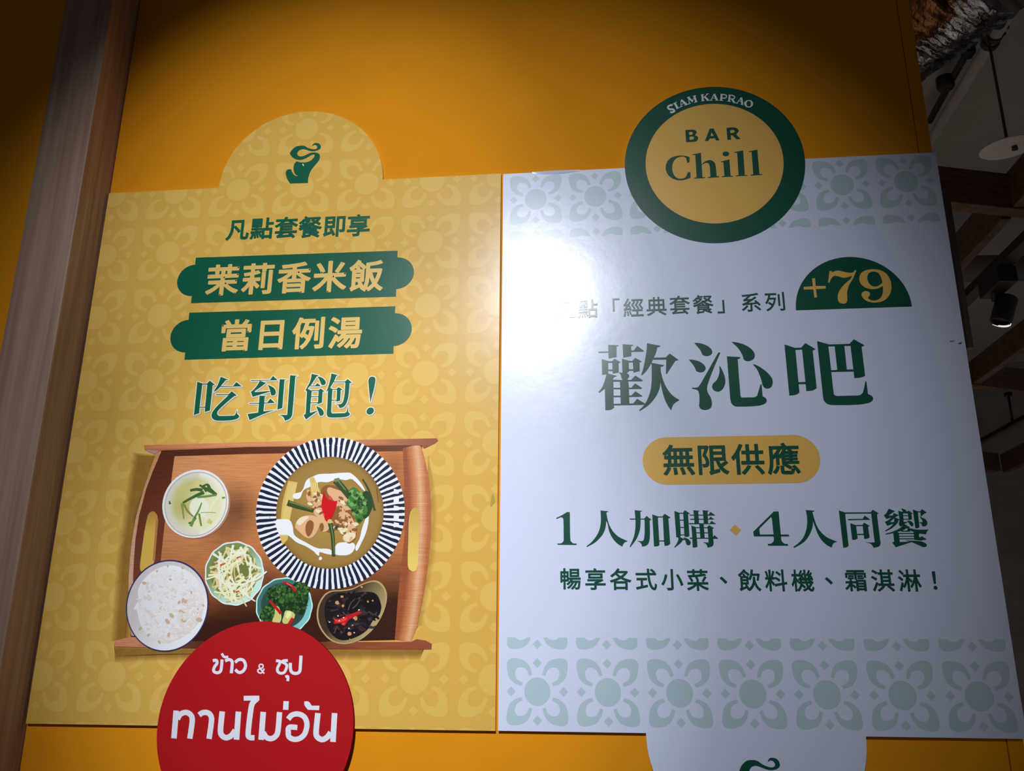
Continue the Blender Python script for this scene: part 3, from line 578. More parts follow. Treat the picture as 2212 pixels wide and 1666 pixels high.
def grad(f, pts, fn, mt, layer, sub=22):
    """traced area filled with a printed tone that varies by fn(x, y)"""
    xs = [p[0] for p in pts]; ys = [p[1] for p in pts]; x0, x1, y0, y1 = min(xs), max(xs), min(ys), max(ys)
    area = sum(p[0]*q[1]-q[0]*p[1] for p, q in zip(pts, pts[1:]+pts[:1]))
    tri = [tuple(pts[i] for i in t) for t in geometry.tessellate_polygon([[Vector((*p, 0)) for p in pts]])]
    T = []
    for i in range(sub):
        for j in range(sub):
            a_, b_ = x0+(x1-x0)*i/sub, x0+(x1-x0)*(i+1)/sub; c_, d_ = y0+(y1-y0)*j/sub, y0+(y1-y0)*(j+1)/sub
            T += clip(tri, [(a_, c_), (b_, c_), (b_, d_), (a_, d_)]) if False else cliprect(tri, a_, b_, c_, d_)
    out = []
    for t in T:
        out.append(tuple((*f.P([p])[0], (*fn(*p), 1)) for p in t))
    f.tri(out, mt, layer)
def cliprect(tri, a_, b_, c_, d_):
    k = [t for t in tri if not (max(p[0] for p in t) < a_ or min(p[0] for p in t) > b_ or max(p[1] for p in t) < c_ or min(p[1] for p in t) > d_)]
    return clip(k, [(a_, c_), (b_, c_), (b_, d_), (a_, d_)])
def mixc(a_, b_, t): t = max(0, min(1, t)); return tuple(x+(y-x)*t for x, y in zip(a_, b_))
fc = lambda nm, *rgb: pm(nm, alb(*rgb))

# tray
PTR = pv('printed_wood', col2=(.80, .74, .70), scale=7, stretch=(3, 1, 60))
t = Flat(0, 3)
soft(t, [(300, 985), (345, 985), (300, 1120), (286, 1230), (276, 1300), (270, 1385), (255, 1385), (268, 1200), (284, 1090)], 17, .55, 0)
soft(t, [(247, 1402), (420, 1404), (700, 1405), (915, 1405), (905, 1412), (600, 1414), (330, 1414), (250, 1418)], 15, .55, 0)
soft(t, [(925, 985), (936, 1090), (932, 1200), (905, 1350), (895, 1370), (915, 1190), (925, 1090)], 10, .22, 0)
FL = [(378, 980), (540, 974), (870, 969), (873, 1038), (875, 1146), (860, 1289), (854, 1383), (690, 1387), (420, 1395), (300, 1395), (282, 1374), (347, 1212), (356, 1131), (369, 1044)]
hi, md, dk = alb(206, 142, 92), alb(160, 92, 50), alb(56, 27, 16)
def floor_tone(x, y):
    c = mixc(hi, alb(196, 122, 66), (x-380)/350)
    c = mixc(c, md, (y-1040)/280)
    c = mixc(c, dk, (y-1215 + (x-620)*.12)/110)
    for sx, sy, sr, st in ((512, 1100, 62, .8), (480, 1150, 60, .4), (868, 1090, 55, .85), (850, 1010, 40, .5), (700, 1290, 130, .5), (575, 1255, 50, .6), (520, 1320, 70, .5)):
        d = math.hypot((x-sx)/sr, (y-sy)/sr/1.2); c = mixc(c, dk, st*max(0, 1-d))
    return c
grad(t, FL, floor_tone, PTR, 1, 30)
grad(t, [(348, 974), (540, 966), (912, 962), (912, 974), (540, 981), (378, 986), (346, 984)], lambda x, y: mixc(alb(78, 38, 24), alb(105, 55, 34), (x-350)/500), PTR, 2, 10)
grad(t, [(349, 975), (378, 980), (369.5, 1044), (356, 1131), (347.6, 1209), (335, 1290), (282, 1374), (289.7, 1209), (293, 1165), (300.6, 1115), (315.7, 1058), (331, 1017)], lambda x, y: mixc(alb(88, 40, 24), alb(118, 62, 40), (y-980)/300), PTR, 3, 12)
LE = [(337.5, 980), (324, 1017), (309, 1063), (294, 1118), (285.5, 1168), (281, 1209), (278.6, 1243), (278, 1278), (279, 1320), (284, 1374), (292, 1374), (287, 1300), (288, 1243), (289.7, 1209), (293, 1165), (300.6, 1115), (315.7, 1058), (331, 1017), (349, 975)]
grad(t, LE, lambda x, y: mixc(alb(196, 140, 90), alb(205, 160, 135), (y-980)/250), PTR, 4, 10)
HL = smooth("331,1105~ 339,1112~ 341,1125~ 337,1170 333,1215~ 326,1232~ 315,1238~ 305,1234~ 303,1222~ 306,1195 312,1150 317,1125~ 322,1110~")
grad(t, HL, lambda x, y: mixc(alb(170, 125, 55), alb(196, 160, 70), (y-1110)/40), PVC, 5, 8)
t.stroke(fc('tray_lip', 165, 110, 65), [(340, 1122), (336.5, 1165), (332.5, 1212)], 5, layer=6)
RP = smooth("870,969 896,962 907,962~ 916,986~ 926.7,1038~ 931,1103~ 930,1168~ 922,1243~ 917,1277~ 900.7,1357 887.5,1387 853,1382 860,1289 875,1146 873,1038")
def rp(x, y):
    e = 931 - abs(y-1120)**2/2600
    u = (e - x)
    c = mixc(alb(196, 122, 75), alb(226, 168, 125), 1 - abs(u-22)/11) if u > 9 else alb(176, 105, 62)
    c = mixc(c, alb(150, 80, 46), (u-34)/12)
    return c
grad(t, RP, rp, PTR, 4, 30)
HR = smooth("897,1097~ 904,1103~ 906,1115~ 905,1170 903,1219~ 899,1231~ 892,1235~ 884,1230~ 881,1219~ 882,1170 884,1118~ 889,1102~")
t.px(fc('hole_shade', 128, 72, 42), [(x-2.2, y+.5) for x, y in HR], layer=5)
grad(t, HR, lambda x, y: mixc(alb(186, 150, 70), alb(222, 185, 92), (y-1100)/120), PVC, 6, 8)
grad(t, [(311, 962), (600, 954), (944, 947.3), (946.5, 952), (940, 958), (916, 969.5), (911, 962.5), (540, 966), (348, 974), (313, 972)], lambda x, y: mixc(mixc(alb(196, 125, 85), alb(205, 140, 95), (x-320)/200), alb(140, 78, 48), max((x-700)/240, (y-(975-(x-311)*.024)+6)/8)), PTR, 7, 14)
t.px(fc('rail_underside', 170, 130, 120), [(313, 972), (347, 974), (334, 982), (322, 977)], layer=8)
grad(t, [(247, 1392), (250, 1384), (283, 1376), (420, 1385), (690, 1387), (888, 1387), (900, 1381), (920, 1384), (933, 1391), (932, 1403), (705, 1402.5), (423, 1401), (250, 1397)], lambda x, y: mixc(mixc(alb(205, 135, 100), alb(74, 38, 26), min((x-290)/120, 1)), alb(142, 76, 48), (x-600)/200), PTR, 8, 14)
t.build('tray_picture', food)

def ellpts(cx_, cy_, rx, ry, skew=0., n=64, wob=0, wn=12): return [(cx_ + rx*(1+wob*math.cos(wn*2*math.pi*i/n))*math.cos(2*math.pi*i/n) + skew*ry*math.sin(2*math.pi*i/n), cy_ + ry*(1+wob*math.cos(wn*2*math.pi*i/n))*math.sin(2*math.pi*i/n)) for i in range(n)]
def inside(rx, ry, k=1.):
    while True:
        x, y = R.uniform(-1, 1), R.uniform(-1, 1)
        if x*x + y*y < 1: return x*rx*k, y*ry*k
def blob(f, mt, x, y, r, layer, n=9, el=1., rot=None):
    rot = R.uniform(0, 6.3) if rot is None else rot
    pts = []
    for i in range(n):
        a_ = 2*math.pi*i/n; q = r*R.uniform(.72, 1.2); u, v = q*math.cos(a_)*el, q*math.sin(a_)
        pts.append('%f,%f~' % (x + u*math.cos(rot) - v*math.sin(rot), y + u*math.sin(rot) + v*math.cos(rot)))
    f.px(mt, smooth(' '.join(pts), 4), layer=layer)

# clear soup
b = Flat(0, 14)
grad(b, ellpts(426.5, 1090.5, 71.5, 73.5, -.07), lambda x, y: alb(165, 120, 98), PVC, 0, 4)
b.px(fc('bowl_white', 226, 223, 222), ellpts(422.9, 1088.8, 71.3, 73.8, -.08), layer=1)
def soup(x, y):
    d = math.hypot((x-425)/66, (y-1090)/69)
    c = mixc(alb(186, 180, 112), alb(212, 207, 164), (x-395 + (y-1080)*.5)/60)
    c = mixc(c, alb(200, 196, 180), (d-.72)/.2) if x < 430 else mixc(c, alb(222, 220, 200), (d-.75)/.2)
    return mixc(c, alb(160, 152, 90), max(0, 1 - math.hypot((x-402)/30, (y-1100)/34))*.7)
grad(b, ellpts(423.5, 1089.5, 66.5, 69, -.08), soup, PVC, 2, 26)
b.stroke(fc('soup_rim_line', 176, 170, 150), ellpts(423.5, 1089.5, 66.3, 68.8, -.08) + [ellpts(423.5, 1089.5, 66.3, 68.8, -.08)[0]], 2.2, layer=3, curve=False)
b.px(fc('dumpling', 226, 222, 190), ellpts(431, 1097, 21, 22, 0, 40), layer=3)
b.org = (230, 930, 5.951)
g1, g2, g3 = fc('leaf_dark', 62, 92, 42), fc('leaf_mid', 98, 132, 60), fc('stalk_pale', 214, 216, 170)
for p, w0, w1, m_ in (("985,935 1080,880 1180,830 1260,800", 26, 46, g1), ("1080,775 1160,760 1240,770", 30, 44, g1), ("1240,720 1300,700 1330,740", 20, 40, g1), ("1290,740 1350,780 1420,830", 80, 30, g1), ("1200,705 1260,740 1300,780", 20, 60, g1), ("1170,860 1290,850 1420,830", 30, 26, g2),
                      ("975,940 985,1020 1000,1140", 34, 16, fc('leaf_olive', 130, 134, 66)), ("1000,950 1050,1040 1120,1110", 30, 18, fc('leaf_olive2', 120, 128, 62)), ("1230,930 1190,1030 1130,1140 1090,1235", 14, 40, g2), ("1060,1195 1110,1180 1150,1120", 22, 34, g1), ("1195,1070 1210,1160 1225,1230", 28, 22, g2), ("1215,1060 1330,1055 1410,1062", 8, 6, g2), ("1520,790 1430,880 1370,960 1330,1050", 34, 30, g3), ("1330,1050 1260,1190 1230,1260", 14, 10, g3), ("1230,1075 1290,1130 1340,1110", 16, 18, fc('stalk_lit', 226, 224, 190)), ("1310,1160 1360,1190", 60, 40, fc('leaf_soft', 178, 190, 110)), ("1490,870 1530,865", 26, 20, g2), ("815,910 822,950", 14, 30, g1)):
    b.stroke(m_, p, w0, w1, layer=4)
b.build('soup_picture', food)

# green curry on the striped plate
b = Flat(0, 14)
cx_, cy_, rx, ry = 714, 1109.5, 160, 163.5
soft(b, ellpts(718, 1117, 160, 162, 0, 48), 14, .0, 0)
b.px(fc('plate_navy', 26, 30, 52), ellpts(cx_, cy_, rx, ry, -.03, 96), layer=1)
PW = fc('plate_white', 216, 224, 240)
NS = 76
for i in range(NS):
    a_ = 2*math.pi*(i+.2)/NS; pts = []
    for r_ in (.675, .75, .83, .9, .96, 1.004): pts.append((cx_ - .03*ry*r_*math.sin(a_) + rx*r_*math.cos(a_ + R.uniform(-.006, .006)), cy_ + ry*r_*math.sin(a_ + R.uniform(-.006, .006))))
    b.stroke(PW, pts, 4.3, 6.3 if R.random() < .8 else 5.0, layer=2, curve=False)
    if R.random() < .5:
        q = pts[R.randrange(1, 4)]; b.ell(PW, q[0], q[1], 3.7, 3.1, n=8, layer=2)
def curry(x, y):
    d = math.hypot((x-713)/116, (y-1108)/121); n_ = R.uniform(-.07, .07)
    c = mixc(alb(166, 132, 66), alb(140, 106, 50), d*.9 + n_)
    return mixc(c, alb(120, 92, 44), (d-.93)/.08)
grad(b, ellpts(713.3, 1108.3, 116.2, 121, -.02, 72), curry, PVC, 3, 46)
b.org = (540, 930, 4.629)
cm = fc('coconut_cream', 240, 234, 230); corn = fc('baby_corn', 196, 166, 84); corn2 = fc('baby_corn_lit', 220, 196, 130)
b.px(corn, "385,505 480,520 440,700~ 400,900 380,1090 330,1150 300,1060 310,900 330,720~", layer=4)
for k in range(6): b.stroke(corn2, [(395+k*14, 530), (345+k*13, 830), (312+k*11, 1060)], 5, 3, layer=5)
b.many(cm, "440,640~ 520,610~ 570,500~ 640,460~ 690,440~ 800,435~ 950,425~ 1010,430~ 1090,500~ 1150,590~ 1150,610~ 1100,560~ 1020,490~ 960,500~ 880,490~ 780,520~ 690,520~ 620,560~ 540,600~ 500,680~ 440,680~|265,900~ 320,890~ 400,900~ 430,960~ 450,1050~ 560,1120~ 680,1180~ 800,1190~ 830,1235~ 760,1235~ 700,1220~ 690,1255~ 640,1210~ 560,1160~ 470,1120~ 380,1050~ 300,1040~ 270,980~|870,1140~ 940,1120~ 1040,1130~ 1050,1180~ 1000,1240~ 900,1250~ 850,1230~|1130,960~ 1180,850~ 1190,880~ 1170,1000~ 1120,1120~ 1060,1200~ 1100,1080~|705,1265~ 725,1280~ 705,1300~ 692,1290~", layer=6)
b.many(corn, "600,480 640,465 720,640 710,700 620,700", layer=7)
for k in range(4): b.stroke(corn2, [(610+k*22, 520), (650+k*14, 690)], 8, 6, layer=8)
ck, ckd, ckl = fc('chicken', 205, 160, 116), fc('chicken_brown', 132, 84, 44), fc('chicken_lit', 232, 200, 165)
b.many(ckd, "740,560~ 900,570~ 1000,650~ 1020,800~ 1060,950~ 1060,1080~ 980,1130~ 900,1000~ 780,1020~ 700,900~ 660,800~ 700,680~", layer=8)
b.many(ck, "455,960~ 500,880~ 600,850~ 690,880~ 700,950~ 640,1060~ 580,1080~ 500,1020~|870,740~ 930,730~ 1000,840~ 1050,930~ 1060,1040~ 1000,1120~ 930,1090~ 960,1000~ 900,880~|640,810~ 720,780~ 770,900~ 790,990~ 720,1010~ 700,900~|780,580~ 860,590~ 960,640~ 990,760~ 900,740~ 800,660~", layer=9)
b.many(ckd, "560,960~ 600,900~ 640,930~ 620,1030~ 580,1060~|700,950~ 730,930~ 740,990~ 715,1010~|880,760~ 905,830~ 885,860~|920,890~ 980,900~ 950,960~ 915,940~", layer=10)
for k in range(150):
    t_ = R.random(); x, y = 640 + 420*t_ + R.uniform(-90, 90), 640 + 400*t_*R.uniform(.2, 1.1) + R.uniform(-40, 90)
    if not (590 < x < 1060 and 570 < y < 1110) or (abs(x-800) < 75 and 640 < y < 900): continue
    blob(b, R.choice([ckl, ck, ck, ckd, ckd]), x, y, R.uniform(7, 20), 11, 7, 1.7)
b.many(ckl, "470,920~ 520,870~ 590,865~ 560,900~ 500,950~|950,1040~ 1050,1030~ 1050,1080~ 960,1110~|900,980~ 950,990~ 940,1040~ 910,1030~", layer=11)
bn, bnl = fc('bean_green', 52, 70, 36), fc('bean_lit', 104, 122, 66)
for p, w0, w1 in (("380,725 500,765 640,805", 62, 34), ("860,500 940,590 1010,680", 70, 60), ("1130,490 1200,620 1250,800", 16, 22), ("805,930 830,1060 840,1260", 46, 34), ("860,960 880,980", 50, 40)):
    b.stroke(bn, p, w0, w1, layer=12)
for p, w0, w1 in (("395,715 510,752 620,792", 14, 8), ("850,505 900,490", 40, 30), ("880,500 960,600", 14, 12), ("812,940 836,1080 848,1240", 10, 8)): b.stroke(bnl, p, w0, w1, layer=13)
b.ell(fc('chili_tip', 190, 170, 96), 803, 912, 24, 22, n=16, layer=15)
b.many(fc('chili_red', 190, 16, 24), "740,610 775,680~ 830,710~ 878,705 860,780~ 820,880~ 775,915~ 740,850~ 720,760~ 725,690~", layer=14)
b.many(fc('chili_lit', 226, 70, 60), "800,650 830,690~ 800,690~|735,830~ 752,850~ 745,860~", layer=15)
cg, cgl, cgd = fc('coriander', 62, 112, 46), fc('coriander_lit', 112, 156, 82), fc('coriander_dark', 36, 66, 32)
b.many(cgd, "1120,640~ 1180,610~ 1230,700~ 1215,800~ 1150,880~ 1110,800~", layer=12)
b.many(cg, "990,600 1040,570~ 1110,620 1100,690~ 1150,720 1180,800~ 1150,870 1100,935 1060,900~ 1050,820 1010,790~ 960,730 985,690~", layer=13)
b.many(cgl, "1000,610~ 1080,610~ 1085,690~ 1040,680~|1060,760~ 1130,740~ 1120,820~ 1080,850~|985,690~ 1020,700~ 1040,760~ 1000,750~", layer=14)
for k in range(46):                    # ragged leaflets
    x, y = R.gauss(1075, 48), R.gauss(755, 85)
    if not 590 < y < 920 or not 965 < x < 1200: continue
    pts = []; a0 = R.uniform(0, 6)
    for i in range(12):
        a_ = a0 + 2*math.pi*i/12; q = R.uniform(16, 30)*(1.15 if i % 2 else .6); pts.append((x + q*math.cos(a_), y + q*math.sin(a_)))
    b.px(R.choice([cg, cg, cgl, cgd, cgd]), pts, layer=15)
b.stroke(fc('stalk_brown', 104, 64, 34), "1268,580 1278,650 1288,720", 8, 5, layer=9)
for k in range(70):
    x, y = inside(520, 540); b.ell(fc('curry_fleck', 112, 84, 40), 802+x, 825+y, R.uniform(2, 5), R.uniform(2, 4), n=6, layer=3)
b.org = (0, 0, 1)
for k in range(5): b.stroke(fc('plate_gleam', 232, 238, 248), [(851, 1062+k*18), (862, 1063+k*18)], 11, 8, layer=3, curve=False)
b.build('curry_picture', food)

# papaya salad, rice, broccoli, black fungus
def mint(f, cx_, cy_, rx, ry, c1, c2, c3, dark, seed):
    f.px(c1, ellpts(cx_, cy_, rx, ry, -.02, 96, .012, 13), layer=1)
    grad(f, ellpts(cx_, cy_, rx*.955, ry*.955, -.02, 72, .010, 13), lambda x, y: mixc(c3, c2, ((x-cx_)/rx*.6 + (y-cy_)/ry*.8) + .35), PVC, 2, 14)
    grad(f, ellpts(cx_-1, cy_-1, rx*.80, ry*.80, 0, 48), lambda x, y: mixc(dark, c3, math.hypot((x-cx_)/rx, (y-cy_)/ry)*.5), PVC, 3, 10)
b = Flat(0, 14); mint(b, 507, 1239.2, 64, 69.2, fc('mint_rim', 206, 230, 218), alb(176, 214, 194), alb(112, 130, 76), alb(106, 108, 50), 1)
s1, s2, s3, s4 = fc('shred_a', 226, 214, 168), fc('shred_b', 206, 190, 136), fc('shred_c', 182, 162, 104), fc('shred_d', 238, 228, 190)
for k in range(105):
    x, y = inside(47, 54); a_ = R.uniform(0, 3.14); l = R.uniform(9, 24); q = R.uniform(-5, 5)
    b.stroke([s3, s2, s2, s1, s1, s4][min(5, k//18)], [(507+x-l*math.cos(a_), 1243+y-l*math.sin(a_)), (507+x+q, 1243+y+q), (507+x+l*math.cos(a_), 1243+y+l*math.sin(a_))], R.uniform(4, 6.2), R.uniform(2, 3.6), layer=4 + k//18)
for p in ([(540, 1256), (558, 1250), (577, 1235)], [(500, 1262), (530, 1262), (562, 1240)], [(505, 1178), (500, 1200), (497, 1220)], [(478, 1195), (474, 1225), (478, 1270)], [(530, 1270), (526, 1282), (528, 1290)]): b.stroke(s4, p, 5.5, 3.5, layer=11)
for x, y, l in ((484, 1219, 7), (518, 1204, 6), (515, 1278, 5)): b.stroke(fc('chili_bit', 196, 70, 56), [(x-l, y+l*.4), (x+l*.6, y-l*.3)], 4, 2, layer=12)
b.build('salad_picture', food)

b = Flat(0, 14)
b.px(fc('rim_navy', 52, 50, 84), ellpts(362.3, 1308.8, 89.4, 99.2, -.06, 80), layer=1)
grad(b, ellpts(362.0, 1309.3, 86.3, 96.2, -.06, 80), lambda x, y: mixc(alb(192, 184, 182), alb(222, 222, 230), (x-300 + y-1330)/130), PVC, 2, 16)
grad(b, smooth("300,1272~ 318,1245~ 345,1227~ 372,1222~ 400,1230~ 424,1250~ 438,1280~ 441,1312~ 432,1342~ 415,1362~ 392,1378~ 362,1390~ 336,1384~ 316,1368~ 302,1342~ 296,1318~ 290,1316~ 299,1298~"), lambda x, y: mixc(alb(220, 217, 218), alb(204, 188, 176), R.uniform(-.2, .7) + (x + y - 1690)/160), PVC, 3, 34)
rd, rl_ = fc('rice_warm', 190, 164, 134), fc('rice_grain', 232, 230, 232); rm = fc('rice_shade', 210, 198, 188); rn = fc('rice_mid', 219, 212, 208)
for k in range(150):
    x, y = inside(64, 74); blob(b, rm if x + y*.6 > 18 and R.random() < .6 else rn, 367+x, 1307+y, R.uniform(3, 7), 4, 7, 1.4)
for k in range(620):
    x, y = inside(67, 77); x += 367; y += 1307; a_ = R.uniform(0, 3.14); l = R.uniform(1.8, 3.6)
    b.stroke(rl_ if R.random() < .72 else rm, [(x-l*math.cos(a_), y-l*math.sin(a_)), (x+l*math.cos(a_), y+l*math.sin(a_))], R.uniform(1.6, 2.6), 1.3, layer=5, curve=False)
for x, y, r_ in ((395, 1227, 3.5), (363, 1223, 2.5), (313, 1260, 4), (340, 1234, 2.5), (304, 1358, 4), (322, 1372, 3), (363, 1343, 6), (398, 1340, 5), (430, 1338, 6), (371, 1330, 5), (393, 1322, 5), (345, 1387, 3), (396, 1299, 5), (366, 1371, 4), (440, 1308, 3), (414, 1280, 3), (369, 1252, 2.5), (402, 1300, 4), (388, 1302, 4)): blob(b, rd, x, y, r_*.8, 6, 7, 1.5)
for k in range(40):
    x, y = inside(66, 74); blob(b, rm, 366+x, 1308+y, R.uniform(1.5, 3.5), 7, 6, 1.8)
b.build('rice_picture', food)

b = Flat(0, 14); mint(b, 614.4, 1309.5, 61.2, 61.5, fc('teal_rim', 176, 218, 208), alb(116, 180, 176), alb(60, 104, 96), alb(26, 36, 24), 2)
br = [fc('broccoli_a', 36, 66, 30), fc('broccoli_b', 50, 86, 38), fc('broccoli_c', 70, 108, 50), fc('broccoli_d', 24, 46, 24)]
for cx2, cy2, n_, sp in ((603, 1290, 120, 26), (636, 1298, 130, 30), (580, 1328, 70, 18), (650, 1275, 50, 16)):
    blob(b, br[3], cx2, cy2, sp*1.05, 4, 11)
    for k in range(n_):
        x, y = inside(sp, sp*.95); blob(b, R.choice(br[:3] if y < 4 else [br[0], br[1], br[3]]), cx2+x, cy2+y, R.uniform(1.6, 3.4), 5, 6)
st, sl = fc('broccoli_stem', 186, 184, 106), fc('broccoli_stem_lit', 214, 212, 150)
b.many(st, "598,1310~ 607,1322~ 606,1344~ 590,1346~ 594,1328~|618,1320~ 632,1322~ 638,1330~ 628,1345~ 612,1346~ 614,1330~", layer=6)
b.many(sl, "622,1322~ 630,1324~ 624,1336~ 618,1334~", layer=7)
ch = fc('chili_strip', 176, 24, 28)
for p, w0, w1 in ([(612, 1258), (628, 1264), (640, 1278)], 5, 6), ([(583, 1298), (596, 1312), (608, 1326)], 4, 7), ([(634, 1336), (628, 1344), (624, 1352)], 7, 6): b.stroke(ch, p, w0, w1, layer=8)
b.stroke(fc('chili_gleam', 226, 120, 112), [(620, 1260), (632, 1267)], 1.4, 1, layer=9)
b.build('broccoli_picture', food)

b = Flat(0, 14); b.org = (540, 1220, 5.267)
KO = "1420,180~ 1500,215~ 1555,310~ 1555,430~ 1500,590~ 1400,740~ 1250,860~ 1080,905~ 930,870~ 820,760~ 765,620~ 775,470~ 840,350~ 920,300~ 1050,290~ 1170,270~ 1290,215~"
o = smooth(KO); kx, ky = 1165, 560
def shr(q): return [(kx + (x-kx)*q, ky + (y-ky)*q) for x, y in o]
b.px(fc('stone_rim', 170, 146, 98), o, layer=1)
grad(b, shr(.955), lambda x, y: mixc(alb(60, 44, 30), alb(172, 152, 100), (x-1000)/520 + (y-600)/700), PVC, 2, 16)
b.many(fc('fungus_base', 26, 20, 22), "880,400~ 1000,330~ 1150,330~ 1300,310~ 1430,330~ 1490,440~ 1480,560~ 1400,640~ 1340,740~ 1200,830~ 1040,860~ 930,790~ 870,660~ 850,520~", layer=3)
fb_ = [fc('fungus_a', 36, 30, 34), fc('fungus_b', 54, 46, 54), fc('fungus_c', 20, 14, 16), fc('fungus_d', 74, 68, 80), fc('fungus_e', 62, 34, 30)]
for k in range(70):
    x, y = inside(290, 250); b.stroke(R.choice(fb_[:3] + [fb_[4]]), [(1175+x-R.uniform(20, 60), 570+y+R.uniform(-30, 30)), (1175+x, 570+y+R.uniform(-30, 30)), (1175+x+R.uniform(20, 60), 570+y+R.uniform(-30, 30))], R.uniform(20, 44), R.uniform(8, 24), layer=4)
b.many(fb_[2], "1330,330~ 1420,340~ 1450,400~ 1490,440~ 1490,520~ 1440,560~ 1380,540~ 1300,470~ 1280,390~|1090,420~ 1150,380~ 1220,400~ 1240,480~ 1170,560~ 1100,520~", layer=5)
for p in ("1120,520 1150,440 1200,390", "1170,500 1230,440 1260,370", "1060,540 1090,570 1140,580", "900,420 930,410", "1300,320 1330,330", "890,640 920,660", "1120,730 1160,740", "1430,560 1450,540", "1000,570 1010,590", "1030,760 1060,780", "960,780 1000,700"): b.stroke(fb_[3], p, 14, 6, layer=6)
for x, y, r_ in ((1050, 365, 16), (995, 435, 24), (1060, 470, 15), (1275, 255, 14), (1345, 420, 12), (1200, 610, 24), (1135, 790, 22), (1240, 520, 8), (1400, 410, 10), (1170, 690, 10), (1140, 850, 8)): blob(b, fc('peanut', 184, 136, 88), x, y, r_, 7, 8)
b.many(ch, "945,605 1000,620~ 1060,600~ 1130,570~ 1240,530 1280,550 1180,600~ 1120,640~ 1085,695 1050,670~ 960,670~ 970,640~", layer=8)
b.many(fc('chili_hot', 214, 64, 50), "960,620 1000,630~ 1070,610~ 1110,610~ 1060,650~ 980,650~|1040,680 1080,660~ 1075,695", layer=9)
for x, y in ((1070, 605), (1020, 640), (1245, 515), (1005, 585), (910, 655), (1130, 725), (1190, 775)): b.ell(fc('gleam', 226, 214, 206), x, y, 9, 7, n=8, layer=10)
b.build('fungus_picture', food)

# small scuffs on the laminate
s = Flat(0, 9)
for p_, w0, w1 in (([(2052, 738), (2062, 736.5)], 1.6, .8), ([(2070, 742), (2077, 742.5)], 2.4, 1.2), ([(2074, 741), (2078, 739)], 1.2, .6)): s.stroke(fc('scuff_grey', 60, 62, 74), p_, w0, w1)
s.build('scuff_mark', whi)
s = Flat(0, 9); s.ell(pm('olive_smudge', (.50, .34, .05)), 1064, 1081, 4, 13, .15, wob=.2, wn=3); s.build('scuff_mark', yel)

# lifted edge of the laminate on the white poster
s = Solid(); q = [at(1150 + i*11.5, 371.6 - i*.55, 0) for i in range(10)]
r0 = [s.bm.verts.new((p[0], -.0006 - .0022*math.sin(math.pi*i/9), p[1]-.0005)) for i, p in enumerate(q)]
r1_ = [s.bm.verts.new((p[0], -.0004, p[1] - .0035 - .0045*math.sin(math.pi*i/9))) for i, p in enumerate(q)]
s.m(WHITEB)
for i in range(9): s.bm.faces.new((r0[i], r0[i+1], r1_[i+1], r1_[i]))
s.build('lifted_film', whi)

# ------------------------------------------------------------------ behind the wall end: ceiling things of the dark room
def beam(a_, b_, thick, h, label, grp='timber beams of the ceiling lattice'):
    s = Solid(); s.obox(a_, b_, thick, h, BEAM); return tag(s.build('timber_beam'), label, 'beam', grp, 'thing')
ZB = 1.6
def along(p, q, l0, l1):               # a line through two points, lengthened at both ends
    p, q = Vector(p), Vector(q); u = (q-p).normalized(); return p - u*l0, q + u*l1
a_, b_ = along(W(1.298, 3.042, ZB), W(1.622, 3.138, ZB), .35, .9); beam(a_, b_, .062, .151, 'brown timber beam crossing just below the white disc, nearest of the lattice')
s = Solid(); s.box(1.571, 1.612, .95, 1.415, CZ+ZB, CZ+ZB+.148, BEAM, .003); s.box(1.571, 1.610, 1.512, 4.6, CZ+ZB, CZ+ZB+.148, BEAM, .003)
tag(s.build('timber_beam'), 'brown timber beam slanting down to the poster edge, above the black spotlight', 'beam', 'timber beams of the ceiling lattice', 'thing')
s = Solid(); s.box(2.342, 2.392, 1.78, 3.785, CZ+ZB, CZ+ZB+.148, BEAM, .003)
tag(s.build('timber_beam'), 'brown timber beam slanting down below the black spotlight', 'beam', 'timber beams of the ceiling lattice', 'thing')
a_, b_ = along(W(2.368, 5.521, ZB), W(2.737, 5.689, ZB), .25, .9); beam(a_, b_, .074, .155, 'dark timber beam from which the thin black hanger rod drops')
a_, b_ = along(W(3.57, 8.379, ZB), W(3.74, 8.455, ZB), .6, 0); beam(a_, b_, .10, .173, 'dark short timber beam in the corner against the grey far wall')
s = Solid(); s.obox(W(3.776, 8.50, ZB), W(3.735, 7.2, ZB), .06, .163, BEAM)
tag(s.build('timber_beam'), 'warm brown timber beam running forward from the far corner', 'beam', 'timber beams of the ceiling lattice', 'thing')
# track with spotlight
tr = Vector(W(1.549, 3.25, 1.39)); s = Solid(); s.obox(W(1.515, 2.2, 1.39), W(1.515, 5.2, 1.39), -.048, .034, BLACK)
tk = tag(s.build('light_track'), 'thick black lighting track that carries the spotlight', 'track')
ad = atz(2152, 596, 1.385)
sp_ = empty('track_spotlight', ad, 'black cylindrical spotlight with a bright rim hanging from the track', 'spotlight')
s = Solid(); s.box(ad.x-.036, ad.x+.036, ad.y-.09, ad.y+.09, ad.z-.062, ad.z+.003, BLACK, .006); s.build('adapter', sp_)
dcam = (ad - Vector((0, -D, CZ))).length
def near(px, py, dist): d = ray(px, py).normalized(); return Vector((0, -D, CZ)) + d*dist
j0, j1 = near(2144, 620, dcam), near(2148, 652, dcam)
s = Solid(); s.tube([j0 + Vector((0, 0, .03)), j0, j1], .009, BLACK, 12); s.build('arm', sp_)
h0, h1 = near(2176, 643, dcam+.03), near(2161, 697, dcam - .02)
s = Solid(); ax = (h1-h0).normalized(); L_ = (h1-h0).length
s.lathe([(.001, 0), (.034, 0), (.0385, .005), (.0385, L_-.004), (.037, L_), (.033, L_), (.031, L_-.02), (.001, L_-.02)], h0, ax, BLACK, 36); s.build('housing', sp_)
